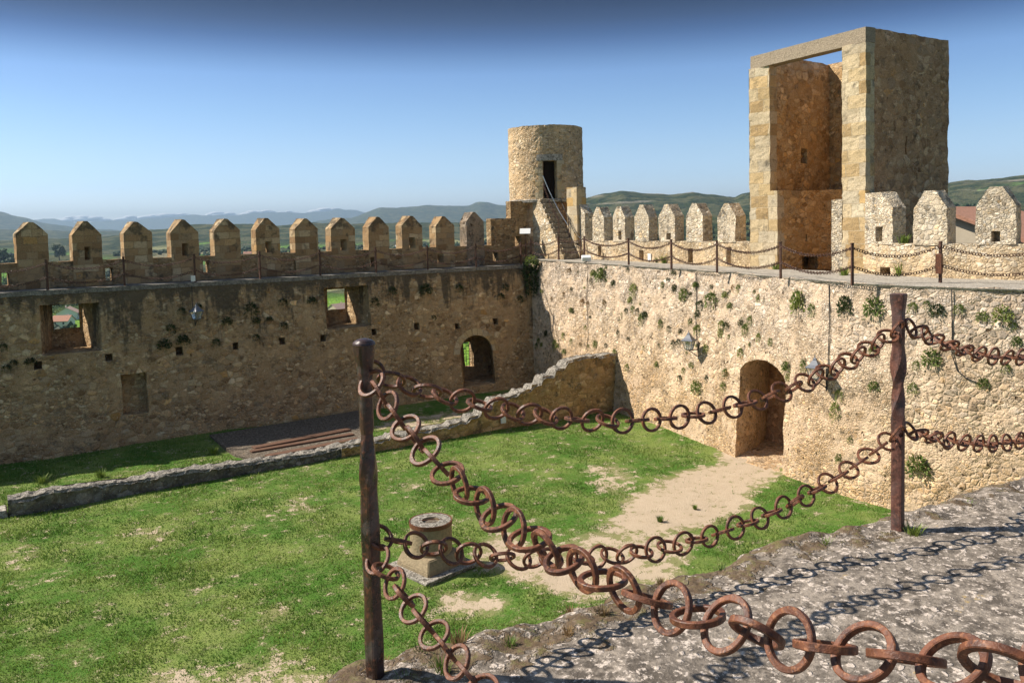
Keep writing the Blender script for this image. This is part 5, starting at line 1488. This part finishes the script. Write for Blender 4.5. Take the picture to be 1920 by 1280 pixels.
tuft(on_z(1238, 977, ZG), .16, 160, 'low green weed mat on the sandy path, left one', 'weed', M_WEED); tuft(on_z(1303, 953, ZG), .12, 140, 'low green weed mat on the sandy path, right one', 'weed', M_WEED)
BASE_Y, BASE_X = BS[::-1, 1], BS[::-1, 0]
gp, gh = scatter_grass(400000)
grass = add_obj('grass', blade_mesh('grass', gp, gh, np.full(len(gp), .016) + gp[:, 1] * .0006, .55), M_TUSS)
tag(grass, kind='stuff')
dp, dh = scatter_grass(34000)
straw = add_obj('dry_grass', blade_mesh('dry_grass', dp, dh * .9, np.full(len(dp), .016) + dp[:, 1] * .0006, .9), leafy('straw_blades', (.30, .27, .11), (.46, .42, .22), 3.0, .2))
tag(straw, kind='stuff')

# ------------------------------------------------------------------ land outside the castle
def px_az(x, y=420): d = ray(x, y); return math.atan2(d.x, d.y)
def px_el(x, y): d = ray(x, y); return d.z / math.hypot(d.x, d.y)
RIDGES = [
    (24000, .10, [(-300, 425), (0, 424), (60, 412), (100, 411), (140, 418), (180, 416), (240, 412), (300, 410), (340, 405), (365, 403), (430, 404.5), (480, 399.5), (510, 397.5), (560, 399), (600, 397), (618, 396), (633, 392), (665, 394), (690, 400), (720, 406), (800, 420), (2200, 420)]),
    (11500, .16, [(-400, 380), (-80, 385), (0, 397), (20, 403), (45, 408), (80, 418), (130, 425), (200, 431), (280, 436), (560, 424), (600, 413), (660, 408), (700, 393.5), (712, 389.5), (760, 389), (800, 386), (880, 386), (890, 381), (900, 378), (912, 379), (930, 384), (960, 386), (1000, 384), (1040, 394), (1100, 410), (1300, 425), (2200, 420)]),
    (6500, .13, [(-400, 430), (0, 429), (60, 431), (100, 433), (160, 433), (220, 434), (285, 431), (400, 432), (560, 430), (640, 424), (760, 422), (900, 418), (960, 405), (1000, 400), (1060, 398), (1100, 405), (2200, 415)]),
    (3300, .26, [(-400, 455), (0, 452), (160, 446), (240, 440), (285, 431), (320, 428), (345, 421.5), (400, 419.5), (450, 421), (480, 421), (520, 424), (560, 421), (586, 416), (640, 420), (700, 419), (760, 417), (850, 418), (950, 412), (1000, 406), (1050, 398), (1095, 372), (1130, 364), (1165, 359), (1200, 362), (1250, 365), (1300, 361), (1345, 366), (1378, 371), (1390, 365), (1410, 361), (1500, 355), (1600, 352), (1700, 350), (1778, 343), (1800, 340), (1850, 336), (1900, 331), (1920, 329), (2300, 322)]),
    (1700, .22, [(-400, 470), (100, 480), (400, 470), (800, 462), (1000, 445), (1100, 415), (1300, 408), (1400, 398), (1600, 392), (1920, 385), (2300, 380)]),
]
RT_ = []
for Rr, wd, pts in RIDGES:
    az = np.array([px_az(x, y) for x, y in pts]); el = np.array([px_el(x, y) for x, y in pts])
    RT_.append((Rr, wd, az, el))
def land(az, r):
    base = -13 - 47 * smooth01((r - 46) / 260) - 12 * smooth01((r - 400) / 1500)
    x, y = r * math.sin(az), r * math.cos(az)
    n_ = noise.fractal(Vector((x / 420, y / 420, .3)), 1.0, 2.0, 4)
    h_ = base + n_ * 7 * smooth01((r - 150) / 500)
    for Rr, wd, A, E2 in RT_:
        rough = 1 + .10 * noise.fractal(Vector((x / (Rr * .09), y / (Rr * .09), Rr)), 1.0, 2.0, 5)
        top = np.interp(az, A, E2) * Rr
        b = math.exp(-(math.log(r / Rr) / wd) ** 2)
        if r > Rr: b = max(b, .0)
        hh = base + (top - base) * b * (1 + (rough - 1) * (1 - b) * 2.2) + n_ * 6 * (1 - b) + (.0012 * Rr * noise.fractal(Vector((x / (Rr * .02), y / (Rr * .02), 1)), 1.0, 2.0, 4)) * b
        h_ = max(h_, hh)
    return h_
AZ = np.concatenate([np.arange(-180, -8, 4), np.arange(-8, 72, .11), np.arange(72, 181, 4)])
RR = [44.0]
while RR[-1] < 25300: RR.append(RR[-1] * (1.035 if RR[-1] < 14000 else 1.02))
RR = np.array(RR)
AZr = np.radians(AZ); na, nr = len(AZ), len(RR)
H = np.array([[land(a, r) for r in RR] for a in AZr])
HSM = H
vv = np.empty((na, nr, 3)); vv[..., 0] = np.sin(AZr)[:, None] * RR; vv[..., 1] = np.cos(AZr)[:, None] * RR; vv[..., 2] = H
idx = np.arange(na * nr).reshape(na, nr)
qq = np.stack([idx[:-1, :-1], idx[:-1, 1:], idx[1:, 1:], idx[1:, :-1]], -1).reshape(-1, 4)
me = bpy.data.meshes.new('terrain'); me.from_pydata(vv.reshape(-1, 3).tolist(), [], qq.tolist())
t = NT('farmland_and_woods')
sep = t.n('SeparateXYZ', i0=t.pos)
flat = t.vec('MULTIPLY', t.pos, (1, 1, 0))
fv = t.n('TexVoronoi', dict(feature='F1', distance='CHEBYCHEV'), Vector=t.vec('ADD', flat, t.vec('MULTIPLY', t.noise(.004, 2, col=True), (120, 120, 0))), Scale=.0055)
fr = t.n('SeparateColor', i0=fv.outputs['Color'])
field = t.ramp(fr.outputs[0], [(0, (.13, .26, .035)), (.25, (.10, .20, .04)), (.4, (.30, .29, .13)), (.55, (.16, .30, .04)), (.7, (.36, .31, .19)), (.85, (.12, .22, .05)), (1, (.22, .32, .07))], 'CONSTANT')
field = t.mix(1.0, field, t.ramp(t.noise(.05, 4, .6), [(.3, (.8, .8, .8)), (.7, (1.15, 1.15, 1.15))]), 'MULTIPLY')
wood = t.mix(t.step(t.noise(.055, 5, .8), .38, .62), (.010, .022, .010), (.060, .078, .028))
wood = t.mix(t.step(t.noise(.013, 4, .6), .45, .60, 0, .7), wood, (.13, .125, .06))
wmask = t.step(t.noise(.0042, 5, .62), .46, .50)
hill = t.step(t.math('ADD', sep.outputs[2], t.math('MULTIPLY', t.math('SUBTRACT', t.noise(.003, 4, .6), .5), 60)), -52, -30)
rad_ = t.n('VectorMath', dict(operation='LENGTH'), i0=flat).outputs[1]
wmask = t.math('MULTIPLY', wmask, t.step(rad_, 650, 950))
wmask = t.math('MAXIMUM', wmask, t.math('MULTIPLY', hill, t.step(t.noise(.0026, 5, .6), .30, .36)))
field = t.mix(t.step(rad_, 950, 650), field, t.mix(t.noise(.09, 4, .6), (.14, .27, .035), (.22, .36, .05)))
col = t.mix(wmask, field, wood)
nrmz = t.n('SeparateXYZ', i0=t.n('NewGeometry').outputs['Normal']).outputs[2]
band = t.math('ADD', t.n('TexWave', dict(bands_direction='Z'), Vector=t.vec('MULTIPLY', t.pos, (.10, .10, 1)), Scale=.011, Distortion=6, Detail=4, Detail_Scale=.6).outputs['Fac'], t.math('MULTIPLY', t.noise(.009, 4, .65), .9))
cl = t.math('MULTIPLY', t.step(band, 1.25, 1.45), t.step(sep.outputs[2], 35, 80))
cl = t.math('MULTIPLY', cl, t.step(t.noise(.0045, 4, .65), .48, .60))
cl = t.math('MULTIPLY', cl, t.step(t.n('VectorMath', dict(operation='LENGTH'), i0=flat).outputs[1], 5200, 4200))
col = t.mix(t.math('MULTIPLY', cl, .6), col, (.36, .31, .25))
t.bump(t.noise(.07, 5, .7), 12.0)
terrain = add_obj('terrain', me, t.fin(col, .95, .05), None, True)
tag(terrain, kind='structure')
def hgt(az, r):
    i = min(max(np.searchsorted(AZr, az) - 1, 0), na - 2); j = min(max(np.searchsorted(RR, r) - 1, 0), nr - 2)
    ta = (az - AZr[i]) / (AZr[i + 1] - AZr[i]); tr_ = (r - RR[j]) / (RR[j + 1] - RR[j])
    return (H[i, j] * (1 - ta) + H[i + 1, j] * ta) * (1 - tr_) + (H[i, j + 1] * (1 - ta) + H[i + 1, j + 1] * ta) * tr_
def site(x, y_unused, r):
    az = px_az(x); return Vector((r * math.sin(az), r * math.cos(az), hgt(az, r)))

# far woods: many crowns that read as one mass
def ico():
    bm = bmesh.new(); bmesh.ops.create_icosphere(bm, subdivisions=1, radius=1); bm.verts.ensure_lookup_table(); bm.faces.ensure_lookup_table()
    v_ = np.array([v.co[:] for v in bm.verts]); f_ = np.array([[v.index for v in f.verts] for f in bm.faces]); bm.free(); return v_, f_
IV, IF = ico()
pts = []
while len(pts) < 9000:
    az = R(random.uniform(-7, 70)); r = 380 * (2500 / 380) ** (random.random() ** .8)
    x, y = r * math.sin(az), r * math.cos(az)
    z = hgt(az, r)
    dens = noise.fractal(Vector((x / 260, y / 260, 4)), 1.0, 2.0, 4) + (.25 if z > -38 else 0) - (.6 if z > 0 else 0)
    if dens < .12 or (r < 1100 and (px_az(585) < az < px_az(665) or px_az(850) < az < px_az(900))): continue
    pts.append((x, y, z, random.uniform(2.2, 4.4)))
pts = np.array(pts); n = len(pts)
J = rng.uniform(.65, 1.3, (n, len(IV), 1))
VV = IV[None] * J * pts[:, None, 3:4] * np.array([1, 1, 1.05]) + pts[:, None, :3] + np.array([0, 0, 1])[None, None] * pts[:, None, 3:4] * .7
FF = (IF[None] + (np.arange(n) * len(IV))[:, None, None]).reshape(-1, 3)
me = bpy.data.meshes.new('woodland'); me.from_pydata(VV.reshape(-1, 3).tolist(), [], FF.tolist())
tag(add_obj('woodland', me, M_WOOD), kind='stuff')

# trees one can tell apart
def tree(P, h_, w_, lab, mat, seed, grp='trees outside the castle', n_=900):
    rg = random.Random(seed); T = thing('tree', lab, 'tree', tuple(P), grp)
    mb = MB(); tp = [P + Vector((0, 0, -.5))] + [P + Vector((rg.uniform(-.03, .03) * h_, rg.uniform(-.03, .03) * h_, h_ * k / 4)) for k in (1, 2, 3)]
    mb.tube(tp, [h_ * .035, h_ * .028, h_ * .018, h_ * .008], 7)
    for k in range(5):
        a = rg.uniform(0, 6.28); s_ = tp[1].lerp(tp[2], rg.random()); mb.tube([s_, s_ + Vector((math.cos(a) * w_ * .35, math.sin(a) * w_ * .35, h_ * .25))], [h_ * .012, h_ * .004], 5)
    mb.build('trunk', M_BARK, T)
    lobes = [(Vector((rg.uniform(-.32, .32) * w_, rg.uniform(-.32, .32) * w_, h_ * rg.uniform(.35, .86))), w_ * rg.uniform(.18, .34)) for _ in range(11)]
    mb = MB(); v_, f_ = [], []
    ls = h_ * .045
    for i in range(n_):
        c_, r_ = rg.choice(lobes); d = Vector((rg.gauss(0, 1), rg.gauss(0, 1), rg.gauss(0, 1))).normalized()
        p = P + c_ + d * r_ * (rg.random() ** .35); a = Vector((rg.gauss(0, 1), rg.gauss(0, 1), rg.gauss(0, 1))).normalized(); b2 = a.cross(d).normalized(); s_ = ls * rg.uniform(.6, 1.5)
        q = len(v_); v_ += [p - a * s_, p + b2 * s_ * .7, p + a * s_, p - b2 * s_ * .7]; f_.append((q, q + 1, q + 2, q + 3))
    mb.add(v_, f_); mb.build('crown', mat, T)
def tree_at(x, ytop, r, w_, lab, mat, seed):
    P = site(x, 0, r); top = px_el(x, ytop) * r; tree(P, max(top - P.z, 3.0), w_, lab, mat, seed)
def tree_on(x, ytop, ybase, wpx, lab, mat, seed, rmax=1600):
    r = 500.0
    for _ in range(40): r = min(rmax, max(60, hgt(px_az(x), r) / px_el(x, ybase)))
    P = site(x, 0, r); P.z = px_el(x, ybase) * r if r == rmax else P.z
    tree(P, max((ybase - ytop) / F_PX * r, 3.0), wpx / F_PX * r, lab, mat, seed)
tree_on(108, 459, 486, 21, 'single dark round tree on green grass between the first two merlons', M_TREE, 1)
tree_on(10, 446, 492, 34, 'dark tree at the left picture edge beyond the first merlon', M_TREE, 2)
tree_on(-8, 440, 492, 34, 'dark tree half cut by the left picture edge', M_TREE, 3)
tree_on(12, 474, 500, 38, 'pale green bush below dark trees at the left picture edge', M_TREEB, 4)
tree_at(118, 577, 690, 22, 'wide green tree behind the white house seen through the left window', M_TREEB, 5)
tree_at(102, 577, 670, 20, 'green tree at the left of the left window view', M_TREEB, 6)
tree_at(138, 575, 700, 18, 'green tree at the right of the left window view', M_TREEB, 7)
tree_at(130, 605, 520, 4, 'small garden bush before the white houses in the left window', M_TREEB, 8)
tree_on(210, 471, 486, 14, 'small green tree in fields right of the second merlon', M_TREE, 9)
tree_on(202, 484, 500, 16, 'dark tree low in the crenel right of the second merlon', M_TREE, 10)
tree_on(1408, 430, 448, 14, 'dark tree between the last far merlon and the open tower', M_TREE, 12)

# houses outside
def house(P, w_, d_, h_, rz, lab, wm, rm, roof=.35, wins=3, grp='houses outside the castle', eave=.5, chim=True):
    Hh = thing('house', lab, 'house', tuple(P), grp)
    Rz = Matrix.Rotation(rz, 4, 'Z'); X = Matrix.Translation(P) @ Rz
    rh = d_ * roof
    mb = MB(); v_ = [(-w_ / 2, -d_ / 2, -2), (w_ / 2, -d_ / 2, -2), (w_ / 2, d_ / 2, -2), (-w_ / 2, d_ / 2, -2), (-w_ / 2, -d_ / 2, h_), (w_ / 2, -d_ / 2, h_), (w_ / 2, d_ / 2, h_), (-w_ / 2, d_ / 2, h_), (-w_ / 2, 0, h_ + rh - .1), (w_ / 2, 0, h_ + rh - .1)]
    mb.add([X @ Vector(v) for v in v_], [(0, 1, 5, 4), (1, 2, 6, 9, 5), (2, 3, 7, 6), (3, 0, 4, 8, 7)]); mb.build('wall', wm, Hh)
    e = eave; sl_ = rh / (d_ / 2)
    mb = MB()
    for s_ in (-1, 1):
        q = [(-w_ / 2 - e, 0, h_ + rh + .12), (w_ / 2 + e, 0, h_ + rh + .12), (w_ / 2 + e, s_ * (d_ / 2 + e), h_ - e * sl_ + .12), (-w_ / 2 - e, s_ * (d_ / 2 + e), h_ - e * sl_ + .12)]
        q2_ = [(a, b, c - .22) for a, b, c in q]
        mb.add([X @ Vector(v) for v in q + q2_], [(0, 1, 2, 3), (7, 6, 5, 4), (0, 4, 5, 1), (1, 5, 6, 2), (2, 6, 7, 3), (3, 7, 4, 0)])
    mb.build('roof', rm, Hh)
    for k in range(wins):
        for z in ([h_ * .62] if h_ < 5 else [h_ * .3, h_ * .72]):
            x_ = -w_ / 2 + w_ * (k + .5) / wins
            mb = MB(); mb.box((0, 0, 0), (1.0, .12, 1.25)); mb.v = [tuple(X @ (Vector(v) + Vector((x_, -d_ / 2 - .02, z)))) for v in mb.v]; mb.build('window', M_WIN, Hh)
    if not chim: return
    mb = MB(); mb.box((0, 0, 0), (.7, .7, 1.5)); mb.v = [tuple(X @ (Vector(v) + Vector((w_ * .25, d_ * .15, h_ + rh)))) for v in mb.v]; mb.build('chimney', wm, Hh)
def house_at(x, ybase, r, *a, **k):
    P = site(x, 0, r); z = px_el(x, ybase) * r
    P.z = z; house(P, *a, **k)
def on_land(x, y, *a, **k):
    r = 200.0
    for _ in range(30): r = max(60, hgt(px_az(x), r) / px_el(x, y))
    P = site(x, 0, r); house(P, *a, **k)
on_land(119, 599, 15, 13, 5.0, R(78), 'white house with pale brown gable roof, the upper one in the left window', M_WHITEW, M_TILEF, roof=.28, wins=3)
on_land(108, 616, 10, 10, 5.0, -.5, 'white house with reddish roof, the lower one in the left window', M_WHITEW, M_TILE, roof=.3, wins=2)
on_land(143, 597, 8, 7, 3, .3, 'partly hidden red-roofed shed beside the white houses in the left window', M_WHITEW, M_TILE, wins=1)
on_land(631, 584, 14, 12, 2.0, .4, 'low house whose faded roof shows at the bottom of the right window', M_BEIGE, M_TILEF, roof=.3, wins=2)
for i, (x, y, r, lab) in enumerate([(1404, 440, 900, 'small pinkish house in the gap left of the open tower'), (1398, 445, 880, 'tiny pale house left of the open tower near the last far merlon'), (217, 478, 1100, 'tiny white house in the fields right of the second merlon'),
                     (121, 478, 1000, 'tiny white house right of the single dark tree'), (462, 466, 1500, 'tiny pale farmhouse in the valley beyond the fifth merlon'), (745, 455, 1600, 'tiny pale farmhouse in the valley beyond the ninth merlon')]):
    P = site(x, 0, r); house(P, 13, 9, 6, i * .7, lab, M_WHITEW, M_TILE, wins=3)
G_ = at_r(1760, 388, 52); az_ = px_az(1760); rz_ = math.pi / 2 - az_ - .30
house(Vector((G_.x + math.cos(rz_) * 7, G_.y + math.sin(rz_) * 7, -9.0)), 14, 11, G_.z - 11 * .21 + 9.0 - .1, rz_, 'beige house with orange tiled roof just beyond the near right merlons', M_BEIGE, M_TILE, roof=.21, wins=0, eave=.5, chim=False)

# a bank of white cloud lying behind the farthest mountains
rg = random.Random(5); mbc = MB()
for x, y, s_ in [(90, 414, 9), (130, 411, 11), (160, 409, 13), (200, 412, 10), (260, 409, 11), (300, 406, 10), (325, 404, 9), (390, 404, 10), (410, 402, 12), (440, 404, 9), (470, 400, 10), (490, 397, 9), (600, 395, 10), (620, 394, 9), (350, 404, 8), (540, 397.5, 6), (240, 411, 9), (55, 416, 8)]:
    for k in range(5):
        c = at_r(x + rg.uniform(-16, 16), y + rg.uniform(-2, 3), 29500); rr2 = s_ / F_PX * 29500 * rg.uniform(.55, .9)
        mbc.add(IV * np.array([2.2, 2.2, .62]) * rr2 * rng.uniform(.8, 1.2, (len(IV), 1)) + np.array(c), IF.tolist())
t = NT('cloud'); clouds = mbc.build('clouds', t.fin((.9, .9, .92), 1.0, 0.0), None, True)
tag(clouds, kind='structure')
md = clouds.modifiers.new('s', 'SUBSURF'); md.levels = 1; md.render_levels = 2

# ------------------------------------------------------------------ the air
hz = MB(); zlo = float(H.min()) - 1.0; zhi = float(H.max()) + 20
X0, X1, Y0, Y1 = -26000, 26000, -26000, 26000
hz.add([(X0, Y0, zlo), (X1, Y0, zlo), (X1, Y1, zlo), (X0, Y1, zlo), (X0, Y0, zhi), (X1, Y0, zhi), (X1, Y1, zhi), (X0, Y1, zhi)], [(0, 3, 2, 1), (4, 5, 6, 7), (0, 1, 5, 4), (1, 2, 6, 5), (2, 3, 7, 6), (3, 0, 4, 7)])
hm = bpy.data.materials.new('haze'); hm.use_nodes = True; ht = hm.node_tree; ht.nodes.clear()
ho = ht.nodes.new('ShaderNodeOutputMaterial'); hv = ht.nodes.new('ShaderNodeVolumePrincipled')
hv.inputs['Color'].default_value = (.42, .58, .75, 1); hv.inputs['Density'].default_value = HAZE = 6.5e-5; hv.inputs['Anisotropy'].default_value = .25
ht.links.new(hv.outputs[0], ho.inputs['Volume'])
tag(hz.build('haze', hm), kind='stuff')
